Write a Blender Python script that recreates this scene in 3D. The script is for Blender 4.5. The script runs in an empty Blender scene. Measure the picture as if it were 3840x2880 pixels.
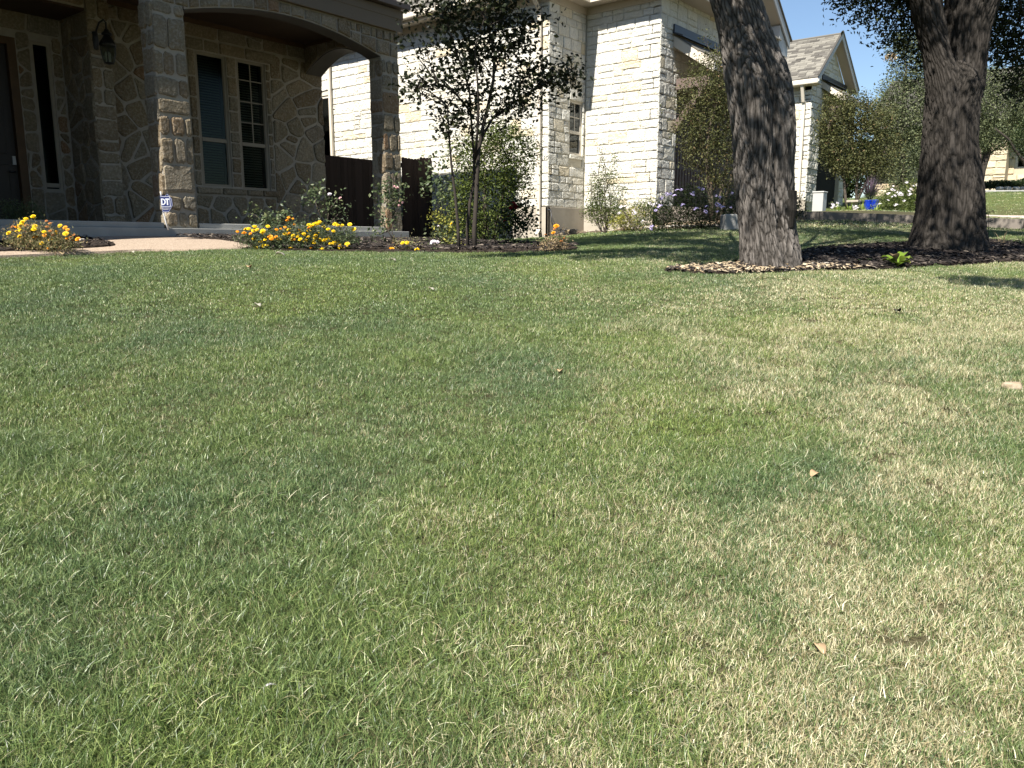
import bpy, math, random
import numpy as np
from mathutils import Vector, Matrix, Euler

SC = bpy.context.scene
COL = SC.collection
R = math.radians
# ------------------------------------------------------------------ camera
# the camera stands at the origin (eye level is z = 0), X runs along the house fronts, Y into the lots
PITCH = math.atan(530 / 2949.0)
AZ = R(39.0)
cam_data = bpy.data.cameras.new('camera')
cam = bpy.data.objects.new('camera', cam_data)
COL.objects.link(cam)
cam.location = (0, 0, 0)
fw = Vector((math.cos(PITCH) * math.cos(AZ), math.cos(PITCH) * math.sin(AZ), -math.sin(PITCH)))
cam.rotation_euler = fw.to_track_quat('-Z', 'Y').to_euler()
cam_data.sensor_width = 36.0
cam_data.lens = 36.0 * 2949.0 / 3840.0
cam_data.clip_start = 0.05
cam_data.clip_end = 1500
SC.camera = cam
# ------------------------------------------------------------------ sky, sun, exposure
TO_SUN = Vector((-1.0, -0.10, 1.2)).normalized()
world = bpy.data.worlds.new('World')
SC.world = world
world.use_nodes = True
wn = world.node_tree
bg = wn.nodes['Background']
sky = wn.nodes.new('ShaderNodeTexSky')
sky.sky_type = 'NISHITA'
sky.sun_disc = False
sky.sun_elevation = math.asin(TO_SUN.z)
sky.sun_rotation = math.atan2(TO_SUN.x, TO_SUN.y)
sky.air_density = 1.0
sky.dust_density = 0.1
sky.ozone_density = 2.6
wn.links.new(sky.outputs[0], bg.inputs['Color'])
bg.inputs['Strength'].default_value = 0.062
sun_data = bpy.data.lights.new('sun', 'SUN')
sun_data.energy = 5.0
sun_data.angle = R(0.5)
sun_data.color = (1.0, 0.955, 0.88)
sun = bpy.data.objects.new('sun', sun_data)
COL.objects.link(sun)
sun.location = (-20, -5, 30)
sun.rotation_euler = TO_SUN.to_track_quat('Z', 'Y').to_euler()
vs = SC.view_settings
vs.view_transform = 'Standard'
vs.look = 'None'
vs.gamma = 1
vs.use_curve_mapping = False
vs.exposure = 1.3
SC.render.engine = 'CYCLES'
SC.cycles.max_bounces = 6
SC.cycles.diffuse_bounces = 2
SC.cycles.glossy_bounces = 3
SC.cycles.transparent_max_bounces = 6
SC.cycles.caustics_reflective = False
SC.cycles.caustics_refractive = False

# ------------------------------------------------------------------ pixel rays (used once, to find where things stand)
F = 2949.0
cP, sP = math.cos(PITCH), math.sin(PITCH)
cA, sA = math.cos(AZ), math.sin(AZ)
def ray(x, y):
    u = (x - 1920) / F; v = (1440 - y) / F
    fh = cP + v * sP
    return np.array((fh * cA + u * sA, fh * sA - u * cA, -sP + v * cP))
def at_y(x, y, Y): r = ray(x, y); return r * (Y / r[1])
def at_x(x, y, X): r = ray(x, y); return r * (X / r[0])
def at_d(x, y, D): return ray(x, y) * (D / (cP + (1440 - y) / F * sP))
def vis(X, Y, Z, m=0):
    f_ = X * cA + Y * sA; r_ = X * sA - Y * cA
    d = f_ * cP - Z * sP; u_ = f_ * sP + Z * cP
    d = np.maximum(d, 1e-3)
    px = 1920 + F * r_ / d; py = 1440 - F * u_ / d
    return (f_ > 0.3) & (px > -m) & (px < 3840 + m) & (py < 2880 + m) & (py > -m)

# ------------------------------------------------------------------ node helpers
class NT:
    def __init__(s, name):
        s.m = bpy.data.materials.new(name); s.m.use_nodes = True
        s.t = s.m.node_tree
        for n in list(s.t.nodes): s.t.nodes.remove(n)
        s.out = s.t.nodes.new('ShaderNodeOutputMaterial')
    def n(s, typ, **kw):
        nd = s.t.nodes.new('ShaderNode' + typ)
        for k, v in kw.items():
            if k.startswith('_'): setattr(nd, k[1:], v)
            else:
                key = int(k[1:]) if (k[0] == 'i' and k[1:].isdigit()) else k.replace('__', ' ')
                s.set(nd.inputs[key], v)
        return nd
    def set(s, sock, v):
        if hasattr(v, 'is_output'): s.t.links.new(v, sock)
        elif isinstance(v, (tuple, list)) and sock.type == 'RGBA' and len(v) == 3: sock.default_value = (*v, 1)
        else: sock.default_value = v
    def math(s, op, a, b=0.0, clamp=False):
        nd = s.n('Math', _operation=op, i0=a, i1=b); nd.use_clamp = clamp
        return nd.outputs[0]
    def mix(s, fac, a, b, mode='MIX'):
        nd = s.t.nodes.new('ShaderNodeMix'); nd.data_type = 'RGBA'; nd.blend_type = mode
        s.set(nd.inputs[0], fac); s.set(nd.inputs[6], a); s.set(nd.inputs[7], b)
        return nd.outputs[2]
    def ramp(s, fac, stops, interp='LINEAR'):
        nd = s.t.nodes.new('ShaderNodeValToRGB'); cr = nd.color_ramp; cr.interpolation = interp
        while len(cr.elements) < len(stops): cr.elements.new(0.5)
        for e, (p, c) in zip(cr.elements, stops):
            e.position = p; e.color = (*c, 1) if len(c) == 3 else c
        s.set(nd.inputs[0], fac)
        return nd.outputs[0]
    def noise(s, scale, detail=4.0, rough=0.55, vec=None, out=0, dist=0.0):
        nd = s.n('TexNoise', Scale=scale, Detail=detail, Roughness=rough, Distortion=dist)
        s.set(nd.inputs['Vector'], vec if vec is not None else s.pos())
        return nd.outputs[out]
    def pos(s):
        return s.n('NewGeometry').outputs['Position']
    def opos(s):
        return s.n('TexCoord').outputs['Object']
    def rnd(s):
        a = s.n('ObjectInfo').outputs['Random']; b = s.n('NewGeometry').outputs['Random Per Island']
        return s.math('FRACT', s.math('ADD', a, b))
    def vmul(s, v, k):
        nd = s.n('VectorMath', _operation='MULTIPLY'); s.set(nd.inputs[0], v); nd.inputs[1].default_value = k
        return nd.outputs[0]
    def bump(s, h, strength=0.5, dist=0.01, normal=None):
        nd = s.n('Bump', Strength=strength, Distance=dist, Height=h)
        if normal is not None: s.set(nd.inputs['Normal'], normal)
        return nd.outputs[0]
    def finish(s, color, rough=0.8, normal=None, spec=0.3, metallic=0.0, trans=0.0):
        b = s.n('BsdfPrincipled', Roughness=rough, Metallic=metallic)
        s.set(b.inputs['Base Color'], color)
        b.inputs['Specular IOR Level'].default_value = spec
        if normal is not None: s.set(b.inputs['Normal'], normal)
        o = b.outputs[0]
        if trans > 0:
            t = s.n('BsdfTranslucent'); s.set(t.inputs['Color'], color)
            if normal is not None: s.set(t.inputs['Normal'], normal)
            mx = s.n('MixShader', i0=trans, i1=o, i2=t.outputs[0]); o = mx.outputs[0]
        s.t.links.new(o, s.out.inputs[0])
        return s.m

def plain(name, col, rough=0.6, scale=6.0, var=0.25, bumpd=0.002, bscale=60.0, spec=0.3, metallic=0.0):
    """paint, wood, metal, concrete: one colour with soft variation, dirt and a little relief"""
    k = NT(name)
    c = k.mix(k.noise(scale, 5), tuple(x * (1 - var) for x in col), tuple(min(1, x * (1 + var)) for x in col))
    nrm = k.bump(k.noise(bscale, 3), 0.4, bumpd)
    return k.finish(c, rough, nrm, spec, metallic)

M = {}
def stone_mat(name, stops, rough=0.85, b1=0.012, b2=0.004, mott=0.35, s1=9.0, s2=45.0):
    k = NT(name)
    r = k.rnd()
    c = k.ramp(r, stops)
    p = k.pos()
    c = k.mix(k.math('MULTIPLY', k.noise(7, 6, 0.6), mott * 1.6, True), c, k.mix(0.55, c, (0.10, 0.08, 0.05)))
    c = k.mix(k.math('MULTIPLY', k.math('SUBTRACT', k.noise(30, 5, 0.65), 0.45, True), 1.2, True), c, k.mix(0.5, c, (0.9, 0.85, 0.75)))
    h1 = k.noise(s1, 6, 0.62); h2 = k.noise(s2, 4, 0.6)
    n1 = k.bump(h1, 0.9, b1); n2 = k.bump(h2, 0.8, b2, n1)
    return k.finish(c, rough, n2, 0.2)
M['fieldstone'] = stone_mat('fieldstone', [(0.0, (0.18, 0.155, 0.112)), (0.3, (0.20, 0.162, 0.105)), (0.5, (0.15, 0.108, 0.062)),
    (0.72, (0.25, 0.21, 0.148)), (0.9, (0.20, 0.15, 0.088)), (0.985, (0.21, 0.12, 0.062)), (1.0, (0.18, 0.165, 0.13))], b1=0.055, b2=0.018)
M['limestone'] = stone_mat('limestone', [(0.0, (0.60, 0.58, 0.515)), (0.3, (0.67, 0.65, 0.58)), (0.55, (0.59, 0.57, 0.505)),
    (0.8, (0.64, 0.605, 0.51)), (0.9, (0.61, 0.52, 0.36)), (0.95, (0.65, 0.63, 0.56)), (1.0, (0.53, 0.51, 0.46))], b1=0.07, b2=0.022, mott=0.10, s1=9, s2=30)
M['beige_stone'] = stone_mat('beige_stone', [(0.0, (0.50, 0.40, 0.26)), (0.4, (0.60, 0.52, 0.37)), (0.8, (0.45, 0.35, 0.22)), (1.0, (0.58, 0.5, 0.38))], mott=0.3)
M['mortar'] = plain('mortar', (0.31, 0.28, 0.235), 0.95, 10, 0.25, 0.012, 40, 0.1)
M['white_mortar'] = plain('white_mortar', (0.50, 0.46, 0.37), 0.95, 6, 0.2, 0.01, 50, 0.1)
M['concrete'] = plain('concrete', (0.30, 0.295, 0.275), 0.9, 3, 0.25, 0.004, 90, 0.15)
M['concrete_tan'] = plain('concrete_tan', (0.36, 0.32, 0.26), 0.9, 3, 0.3, 0.004, 70, 0.15)
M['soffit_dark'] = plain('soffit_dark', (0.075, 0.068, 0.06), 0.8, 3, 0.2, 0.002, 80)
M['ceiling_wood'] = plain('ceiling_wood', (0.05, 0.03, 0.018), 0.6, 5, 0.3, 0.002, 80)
M['fascia_tan'] = plain('fascia_tan', (0.135, 0.105, 0.072), 0.6, 2, 0.12, 0.001, 80)
M['gutter_dark'] = plain('gutter_dark', (0.05, 0.038, 0.03), 0.45, 2, 0.2, 0.001, 80, 0.4)
M['trim_cream'] = plain('trim_cream', (0.55, 0.49, 0.40), 0.55, 1.5, 0.10, 0.001, 60, 0.35)
M['soffit_cream'] = plain('soffit_cream', (0.46, 0.40, 0.32), 0.7, 1.5, 0.10, 0.001, 60)
M['trim_grey'] = plain('trim_grey', (0.42, 0.42, 0.42), 0.5, 1.5, 0.10, 0.001, 60)
M['frame_tan'] = plain('frame_tan', (0.23, 0.20, 0.155), 0.5, 3, 0.15, 0.001, 60, 0.35)
M['frame_white'] = plain('frame_white', (0.55, 0.50, 0.42), 0.5, 3, 0.12, 0.001, 60, 0.35)
M['blind_white'] = plain('blind_white', (0.36, 0.35, 0.28), 0.7, 3, 0.1, 0.0005, 60)
M['frame_pale'] = plain('frame_pale', (0.30, 0.265, 0.21), 0.5, 3, 0.12, 0.001, 60, 0.35)
M['driveway_side'] = plain('driveway_side', (0.19, 0.165, 0.14), 0.9, 3, 0.3, 0.004, 70, 0.15)
M['dark_room'] = plain('dark_room', (0.012, 0.012, 0.012), 0.9)
M['door_dark'] = plain('door_dark', (0.018, 0.013, 0.011), 0.45, 4, 0.3, 0.001, 50, 0.4)
M['door_wood'] = plain('door_wood', (0.085, 0.048, 0.022), 0.55, 6, 0.35, 0.001, 60)
M['garage_brown'] = plain('garage_brown', (0.060, 0.040, 0.034), 0.6, 4, 0.2, 0.001, 60)
M['timber_brown'] = plain('timber_brown', (0.13, 0.095, 0.08), 0.7, 5, 0.25, 0.002, 60)
M['metal_dark'] = plain('metal_dark', (0.035, 0.038, 0.048), 0.4, 3, 0.2, 0.0005, 60, 0.5)
M['black_metal'] = plain('black_metal', (0.012, 0.011, 0.010), 0.4, 3, 0.2, 0.0005, 60, 0.5)
M['white_plastic'] = plain('white_plastic', (0.62, 0.62, 0.60), 0.45, 3, 0.06, 0.0005, 60, 0.4)
M['grey_plastic'] = plain('grey_plastic', (0.40, 0.40, 0.38), 0.5, 3, 0.1, 0.0005, 60, 0.4)
M['sign_blue'] = plain('sign_blue', (0.006, 0.014, 0.085), 0.5, 3, 0.06, 0.0003, 60, 0.2)
M['sign_white'] = plain('sign_white', (0.45, 0.47, 0.52), 0.4, 3, 0.04, 0.0003, 60, 0.4)
M['pot_blue'] = plain('pot_blue', (0.006, 0.028, 0.30), 0.18, 3, 0.4, 0.004, 14, 0.6)
M['rubber_black'] = plain('rubber_black', (0.02, 0.02, 0.02), 0.45, 3, 0.2, 0.0005, 60, 0.5)
M['petal_yellow'] = plain('petal_yellow', (0.80, 0.52, 0.008), 0.6, 60, 0.2, 0.002, 300)
M['petal_orange'] = plain('petal_orange', (0.78, 0.30, 0.010), 0.6, 60, 0.25, 0.002, 300)
M['petal_rust'] = plain('petal_rust', (0.42, 0.17, 0.05), 0.8, 60, 0.3, 0.002, 300)
M['petal_white'] = plain('petal_white', (0.72, 0.66, 0.70), 0.6, 60, 0.1, 0.001, 300)
M['petal_lilac'] = plain('petal_lilac', (0.50, 0.42, 0.70), 0.6, 60, 0.2, 0.001, 300)
M['petal_pink'] = plain('petal_pink', (0.66, 0.42, 0.42), 0.6, 60, 0.2, 0.001, 300)
M['petal_red'] = plain('petal_red', (0.20, 0.006, 0.010), 0.6, 60, 0.2, 0.001, 300)
M['pale_rock'] = stone_mat('pale_rock', [(0, (0.5, 0.47, 0.42)), (1, (0.40, 0.35, 0.29))], b1=0.02)

def glass_mat(name, tint, refl_rough=0.03, fac_boost=0.0, mult=1.0):
    k = NT(name)
    fr = k.n('Fresnel', IOR=1.5).outputs[0]
    f = k.math('ADD', k.math('MULTIPLY', fr, mult), fac_boost, True)
    g = k.n('BsdfGlossy', Roughness=refl_rough, Color=(0.9, 0.95, 0.95, 1))
    t = k.n('BsdfTransparent', Color=(*tint, 1))
    mx = k.n('MixShader', i0=f, i1=t.outputs[0], i2=g.outputs[0])
    k.t.links.new(mx.outputs[0], k.out.inputs[0])
    return k.m
M['glass'] = glass_mat('glass', (0.55, 0.62, 0.58))
M['glass_screen'] = glass_mat('glass_screen', (0.36, 0.44, 0.36), 0.15, 0.0, 0.3)
M['glass_teal'] = glass_mat('glass_teal', (0.25, 0.42, 0.40), 0.05, 0.10)
def wood_fence():
    k = NT('fence_wood')
    p = k.vmul(k.pos(), (14, 14, 1.2))
    c = k.mix(k.noise(3, 6, 0.6, p), (0.012, 0.009, 0.008), (0.036, 0.023, 0.018))
    c = k.mix(k.rnd(), c, k.mix(0.5, c, (0.05, 0.035, 0.03)))
    return k.finish(c, 0.85, k.bump(k.noise(5, 5, 0.6, p), 0.6, 0.004), 0.15)
M['fence'] = wood_fence()
def bark(name, lo, hi, sc=1.0):
    k = NT(name)
    a = k.n('Attribute', _attribute_name='ridge').outputs['Fac']
    p = k.vmul(k.pos(), (1, 1, 0.35))
    nz = k.noise(26 * sc, 6, 0.65, p)
    c = k.ramp(k.math('ADD', k.math('MULTIPLY', a, 0.6), k.math('MULTIPLY', nz, 0.55)), [(0.30, lo), (0.62, tuple(x * .62 + y * .38 for x, y in zip(lo, hi))), (1.0, hi)])
    c = k.mix(k.math('MULTIPLY', k.noise(3, 4), 0.35), c, (0.06, 0.052, 0.042))
    n1 = k.bump(nz, 0.9, 0.012); n2 = k.bump(k.noise(90, 3, 0.6), 0.6, 0.003, n1)
    return k.finish(c, 0.95, n2, 0.1)
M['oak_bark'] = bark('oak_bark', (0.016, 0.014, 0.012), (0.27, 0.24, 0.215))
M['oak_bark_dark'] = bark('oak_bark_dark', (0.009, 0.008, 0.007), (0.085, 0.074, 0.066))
M['thin_bark'] = plain('thin_bark', (0.085, 0.068, 0.052), 0.9, 12, 0.4, 0.004, 60)
M['dark_bark'] = plain('dark_bark', (0.035, 0.028, 0.022), 0.9, 12, 0.4, 0.004, 60)
M['cut_wood'] = plain('cut_wood', (0.20, 0.16, 0.12), 0.9, 12, 0.4, 0.004, 60)
def leaf_mat(name, stops, rough=0.55, trans=0.25, spec=0.18):
    k = NT(name)
    c = k.ramp(k.rnd(), stops)
    big = k.noise(2.2, 3)
    c = k.mix(k.math('MULTIPLY', big, 0.5), c, k.mix(0.5, c, stops[-1][1]))
    return k.finish(c, rough, None, spec, 0, trans)
M['leaf_oak'] = leaf_mat('leaf_oak', [(0, (0.018, 0.026, 0.010)), (0.7, (0.035, 0.048, 0.018)), (1, (0.07, 0.08, 0.03))], 0.5, 0.15)
M['leaf_myrtle'] = leaf_mat('leaf_myrtle', [(0, (0.010, 0.015, 0.009)), (0.75, (0.018, 0.026, 0.014)), (0.93, (0.035, 0.045, 0.02)), (1, (0.09, 0.085, 0.03))], 0.38, 0.12)
M['leaf_green'] = leaf_mat('leaf_green', [(0, (0.028, 0.045, 0.011)), (0.6, (0.065, 0.092, 0.020)), (1, (0.16, 0.19, 0.045))])
M['leaf_olive'] = leaf_mat('leaf_olive', [(0, (0.04, 0.052, 0.018)), (0.6, (0.075, 0.095, 0.032)), (0.93, (0.13, 0.14, 0.05)), (1, (0.20, 0.13, 0.07))])
M['leaf_grey'] = leaf_mat('leaf_grey', [(0, (0.045, 0.06, 0.03)), (0.6, (0.10, 0.12, 0.06)), (1, (0.22, 0.24, 0.12))])
M['leaf_dark'] = leaf_mat('leaf_dark', [(0, (0.012, 0.020, 0.008)), (0.7, (0.024, 0.038, 0.012)), (1, (0.05, 0.07, 0.02))], 0.4, 0.15)
M['leaf_rose'] = leaf_mat('leaf_rose', [(0, (0.05, 0.075, 0.035)), (0.7, (0.09, 0.125, 0.06)), (1, (0.16, 0.17, 0.08))], 0.35)
M['leaf_marigold'] = leaf_mat('leaf_marigold', [(0, (0.09, 0.12, 0.045)), (0.5, (0.18, 0.20, 0.085)), (0.8, (0.34, 0.29, 0.16)), (1, (0.46, 0.30, 0.16))], 0.6)
M['leaf_bright'] = leaf_mat('leaf_bright', [(0, (0.07, 0.13, 0.015)), (0.6, (0.15, 0.24, 0.03)), (1, (0.30, 0.34, 0.06))], 0.35, 0.35)
M['leaf_yellow'] = leaf_mat('leaf_yellow', [(0, (0.10, 0.12, 0.02)), (0.6, (0.25, 0.26, 0.05)), (1, (0.45, 0.40, 0.10))])
M['leaf_dry'] = leaf_mat('leaf_dry', [(0, (0.16, 0.11, 0.06)), (0.6, (0.36, 0.26, 0.14)), (1, (0.5, 0.4, 0.25))], 0.7)
M['leaf_purple'] = leaf_mat('leaf_purple', [(0, (0.06, 0.045, 0.05)), (0.6, (0.13, 0.09, 0.12)), (1, (0.22, 0.16, 0.22))], 0.7)

# ------------------------------------------------------------------ mesh helpers
def link(name, me, mat=None, parent=None):
    o = bpy.data.objects.new(name, me)
    COL.objects.link(o)
    if mat is not None and me is not None and not me.materials: me.materials.append(mat)
    if parent is not None: o.parent = parent
    return o
def tag(o, label=None, cat=None, group=None, kind=None):
    if label: o['label'] = label
    if cat: o['category'] = cat
    if group: o['group'] = group
    if kind: o['kind'] = kind
    return o
def empty(name, loc, label, cat, group=None):
    o = bpy.data.objects.new(name, None)
    o.location = loc; o.empty_display_size = 0.2
    COL.objects.link(o)
    return tag(o, label, cat, group)
def quick(name, V, Fc, mat, parent=None, smooth=False, attr=None):
    """big meshes straight from numpy; all faces have the same number of corners"""
    V = np.asarray(V, dtype=np.float32); Fc = np.asarray(Fc, dtype=np.int32)
    me = bpy.data.meshes.new(name)
    me.vertices.add(len(V)); me.vertices.foreach_set('co', V.ravel())
    k = Fc.shape[1]
    me.loops.add(Fc.size); me.loops.foreach_set('vertex_index', Fc.ravel())
    me.polygons.add(len(Fc)); me.polygons.foreach_set('loop_start', np.arange(0, Fc.size, k, dtype=np.int32))
    if smooth: me.polygons.foreach_set('use_smooth', np.ones(len(Fc), dtype=bool))
    if attr:
        for an, av in attr.items():
            a = me.attributes.new(an, 'FLOAT', 'POINT'); a.data.foreach_set('value', np.asarray(av, dtype=np.float32))
    me.update(calc_edges=True)
    if parent is not None and parent.location.length > 0:
        me.transform(Matrix.Translation(-world_loc(parent)))
    o = link(name, me, mat, parent)
    return o
def world_loc(p):
    v = Vector(p.location); q = p.parent
    while q is not None:
        v = v + q.location; q = q.parent
    return v
class MB:
    """collects faces in world coordinates and links them as one mesh, relative to its parent"""
    def __init__(s): s.v = []; s.f = []
    def add(s, vs_, fs_):
        b = len(s.v); s.v += [tuple(map(float, v)) for v in vs_]; s.f += [tuple(i + b for i in f) for f in fs_]
        return s
    def box(s, x0, x1, y0, y1, z0, z1):
        v = [(x, y, z) for z in (z0, z1) for y in (y0, y1) for x in (x0, x1)]
        return s.add(v, [(0, 2, 3, 1), (4, 5, 7, 6), (0, 1, 5, 4), (2, 6, 7, 3), (0, 4, 6, 2), (1, 3, 7, 5)])
    def obox(s, o, u, v, w):
        """box from corner o with edge vectors u v w"""
        o, u, v, w = map(np.array, (o, u, v, w))
        p = [o, o + u, o + v, o + u + v, o + w, o + u + w, o + v + w, o + u + v + w]
        return s.add(p, [(0, 2, 3, 1), (4, 5, 7, 6), (0, 1, 5, 4), (2, 6, 7, 3), (0, 4, 6, 2), (1, 3, 7, 5)])
    def prism(s, poly, d):
        """polygon of 3D points swept by vector d"""
        n = len(poly); P = [np.array(p, float) for p in poly]; d = np.array(d, float)
        s.add(P + [p + d for p in P], [tuple(range(n))[::-1], tuple(range(n, 2 * n))] + [(i, (i + 1) % n, n + (i + 1) % n, n + i) for i in range(n)])
        return s
    def tube(s, pts, rad, seg=6, cap=True):
        pts = [np.array(p, float) for p in pts]
        if not hasattr(rad, '__len__'): rad = [rad] * len(pts)
        b = len(s.v); up = np.array((0.31, 0.17, 0.93)); prev = None
        for i, p in enumerate(pts):
            t = pts[min(i + 1, len(pts) - 1)] - pts[max(i - 1, 0)]
            t = t / (np.linalg.norm(t) + 1e-9)
            a = np.cross(t, up if prev is None else prev)
            if np.linalg.norm(a) < 1e-3: a = np.cross(t, (1, 0, 0))
            a /= np.linalg.norm(a); c = np.cross(a, t); prev = c if prev is not None else None
            for k in range(seg):
                th = 2 * math.pi * k / seg
                s.v.append(tuple(p + rad[i] * (math.cos(th) * a + math.sin(th) * c)))
        for i in range(len(pts) - 1):
            for k in range(seg):
                s.f.append((b + i * seg + k, b + i * seg + (k + 1) % seg, b + (i + 1) * seg + (k + 1) % seg, b + (i + 1) * seg + k))
        if cap:
            s.f.append(tuple(b + k for k in range(seg))[::-1]); e = b + (len(pts) - 1) * seg
            s.f.append(tuple(e + k for k in range(seg)))
        return s
    def lathe(s, c, prof, seg=16):
        b = len(s.v)
        for r_, z in prof:
            for k in range(seg):
                th = 2 * math.pi * k / seg
                s.v.append((c[0] + r_ * math.cos(th), c[1] + r_ * math.sin(th), c[2] + z))
        for i in range(len(prof) - 1):
            for k in range(seg):
                s.f.append((b + i * seg + k, b + i * seg + (k + 1) % seg, b + (i + 1) * seg + (k + 1) % seg, b + (i + 1) * seg + k))
        return s
    def build(s, name, mat, parent=None, smooth=False, bevel=0.0):
        me = bpy.data.meshes.new(name); me.from_pydata(s.v, [], s.f)
        if parent is not None: me.transform(Matrix.Translation(-world_loc(parent)))
        if smooth: me.polygons.foreach_set('use_smooth', [True] * len(me.polygons))
        me.update()
        o = link(name, me, mat, parent)
        if bevel > 0:
            b = o.modifiers.new('bevel', 'BEVEL'); b.width = bevel; b.segments = 2; b.limit_method = 'ANGLE'
        return o
# ------------------------------------------------------------------ terrain
CTRL = np.array([
    (0, 0, -1.30), (0.45, 1.67, -1.03), (1.73, 0.09, -1.03), (1.14, 0.93, -1.07), (2.0, 1.6, -0.82), (3.1, 2.5, -0.57), (4.2, 3.4, -0.34),
    (0.6, 4.2, -0.70), (1.5, 6.2, -0.42), (4.4, 0.2, -0.62), (6.0, -0.6, -0.52), (8.0, -0.3, -0.40), (-2, 2, -1.3), (2, -2, -1.3), (-4, 6, -0.9), (6, -4, -1.1),
    (1.0, 9.0, -0.24), (3.05, 9.26, -0.165), (4.0, 8.45, -0.165), (4.3, 7.75, -0.10), (4.9, 7.1, -0.09), (5.7, 6.05, -0.10),
    (2.8, 6.0, -0.27), (3.6, 5.0, -0.25), (5.2, 4.0, -0.19),
    (4.3, 10.3, 0.05), (6.9, 10.3, 0.05), (9.6, 10.3, 0.02), (1.0, 11, 0.0),
    (6.5, 5.8, -0.09), (6.5, 2.5, -0.19), (7.6, 1.2, -0.28), (10.1, 1.8, -0.09), (10.0, -0.3, -0.25),
    (13, 9.6, 0.08), (13, 12.9, 0.08), (13, 17, 0.1), (10.5, 12.5, 0.03), (9.5, 8.0, 0.02),
    (14.28, 7.9, 0.30), (12.2, 7.5, 0.17), (12.6, 5.4, 0.24), (11, 4.0, 0.12),
    (15, 4.77, 0.40), (15, 3.0, 0.29), (15, 1.7, 0.21), (15, -1.0, 0.0), (15, -6, -0.5), (20, 7.5, 0.75), (20.3, 4.8, 0.72), (20, 2.0, 0.44), (20, -1, 0.25),
    (26, 8.5, 0.93), (26, 4.0, 0.95), (23.6, 2.7, 0.60), (30, 3.4, 1.28), (35.5, 4.1, 1.84), (30, 9, 1.3), (40, 5, 2.1), (45, 8, 2.2),
    (25, -6, 0.1), (40, -10, 0.8), (60, 20, 2.4), (60, -20, 1.0), (20, 30, 0.6), (-20, 10, -0.8), (-20, -10, -1.6), (0, -20, -1.6), (20, -20, -1.0), (0, 30, 0.2)], dtype=float)
def _tps_fit(P, z, lam=0.02):
    n = len(P)
    d2 = ((P[:, None] - P[None]) ** 2).sum(-1)
    K = 0.5 * d2 * np.log(d2 + 1e-12) + lam * np.eye(n)
    Q = np.hstack([np.ones((n, 1)), P]); A_ = np.zeros((n + 3, n + 3))
    A_[:n, :n] = K; A_[:n, n:] = Q; A_[n:, :n] = Q.T
    return np.linalg.solve(A_, np.concatenate([z, np.zeros(3)]))
_W = _tps_fit(CTRL[:, :2], CTRL[:, 2])
def ht(x, y):
    x = np.asarray(x, float); y = np.asarray(y, float); sh = x.shape
    X = np.stack([x.ravel(), y.ravel()], 1)
    out = np.zeros(len(X)); n = len(CTRL)
    for a in range(0, len(X), 40000):
        B = X[a:a + 40000]
        d2 = ((B[:, None] - CTRL[None, :, :2]) ** 2).sum(-1)
        out[a:a + 40000] = (0.5 * d2 * np.log(d2 + 1e-12)) @ _W[:n] + _W[n] + B @ _W[n + 1:]
    r = np.hypot(X[:, 0] - 10, X[:, 1]); k = np.clip((r - 45) / 25, 0, 1)
    out = out * (1 - k) + 1.2 * k
    return out.reshape(sh)
def h1(x, y): return float(ht(np.array([x]), np.array([y]))[0])
def gpx(px, py, dmin=1.0, dmax=45.0):
    """ground point seen at a pixel"""
    r = ray(px, py); n = cP + (1440 - py) / F * sP
    d = np.concatenate([np.arange(dmin, 15, 0.02), np.arange(15, dmax, 0.05)])
    P = r[None] * (d / n)[:, None]
    g = P[:, 2] - ht(P[:, 0], P[:, 1])
    i = np.where(g <= 0)[0]
    if len(i) == 0: i = [int(np.argmin(g))]
    return P[i[0]]
def inpoly(X, Y, poly):
    inside = np.zeros(X.shape, bool); n = len(poly); j = n - 1
    for i in range(n):
        xi, yi = poly[i][:2]; xj, yj = poly[j][:2]
        c = ((yi > Y) != (yj > Y)) & (X < (xj - xi) * (Y - yi) / ((yj - yi) + 1e-12) + xi)
        inside ^= c; j = i
    return inside
def smoothpoly(poly, it=2):
    P = [np.array(p[:2], float) for p in poly]
    for _ in range(it):
        Q = []
        for i in range(len(P)):
            a, b = P[i], P[(i + 1) % len(P)]
            Q += [a * 0.75 + b * 0.25, a * 0.25 + b * 0.75]
        P = Q
    return P
G = lambda pts: [tuple(gpx(*p)[:2]) for p in pts]

# sheet of ground, finer near the camera
def axis(lo, hi, fine_lo, fine_hi, s):
    a = list(np.arange(fine_lo, fine_hi, s)); x = fine_lo; st = s
    left = []
    while x > lo: st *= 1.25; x -= st; left.append(x)
    right = []; x = a[-1]; st = s
    while x < hi: st *= 1.25; x += st; right.append(x)
    return np.array(left[::-1] + a + right)
gx = axis(-500, 800, -2, 26, 0.14); gy = axis(-500, 700, -3, 14, 0.14)
GX, GY = np.meshgrid(gx, gy, indexing='ij')
rs = np.random.RandomState(3)
GZ = ht(GX, GY)
idx = np.arange(GX.size).reshape(GX.shape)
quads = np.stack([idx[:-1, :-1].ravel(), idx[1:, :-1].ravel(), idx[1:, 1:].ravel(), idx[:-1, 1:].ravel()], 1)
k = NT('soil')
c = k.mix(k.noise(1.1, 5), (0.022, 0.022, 0.011), (0.045, 0.040, 0.020))
c = k.mix(k.noise(55, 4), c, (0.085, 0.075, 0.04))
far = k.n('VectorMath', _operation='LENGTH'); k.set(far.inputs[0], k.pos())
c = k.mix(k.math('MULTIPLY', k.math('SUBTRACT', far.outputs['Value'], 20), 0.1, True), c, k.mix(k.noise(0.6, 5), (0.05, 0.075, 0.02), (0.12, 0.12, 0.045)))
M['soil'] = k.finish(c, 0.95, k.bump(k.noise(40, 5), 0.8, 0.01), 0.1)
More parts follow.
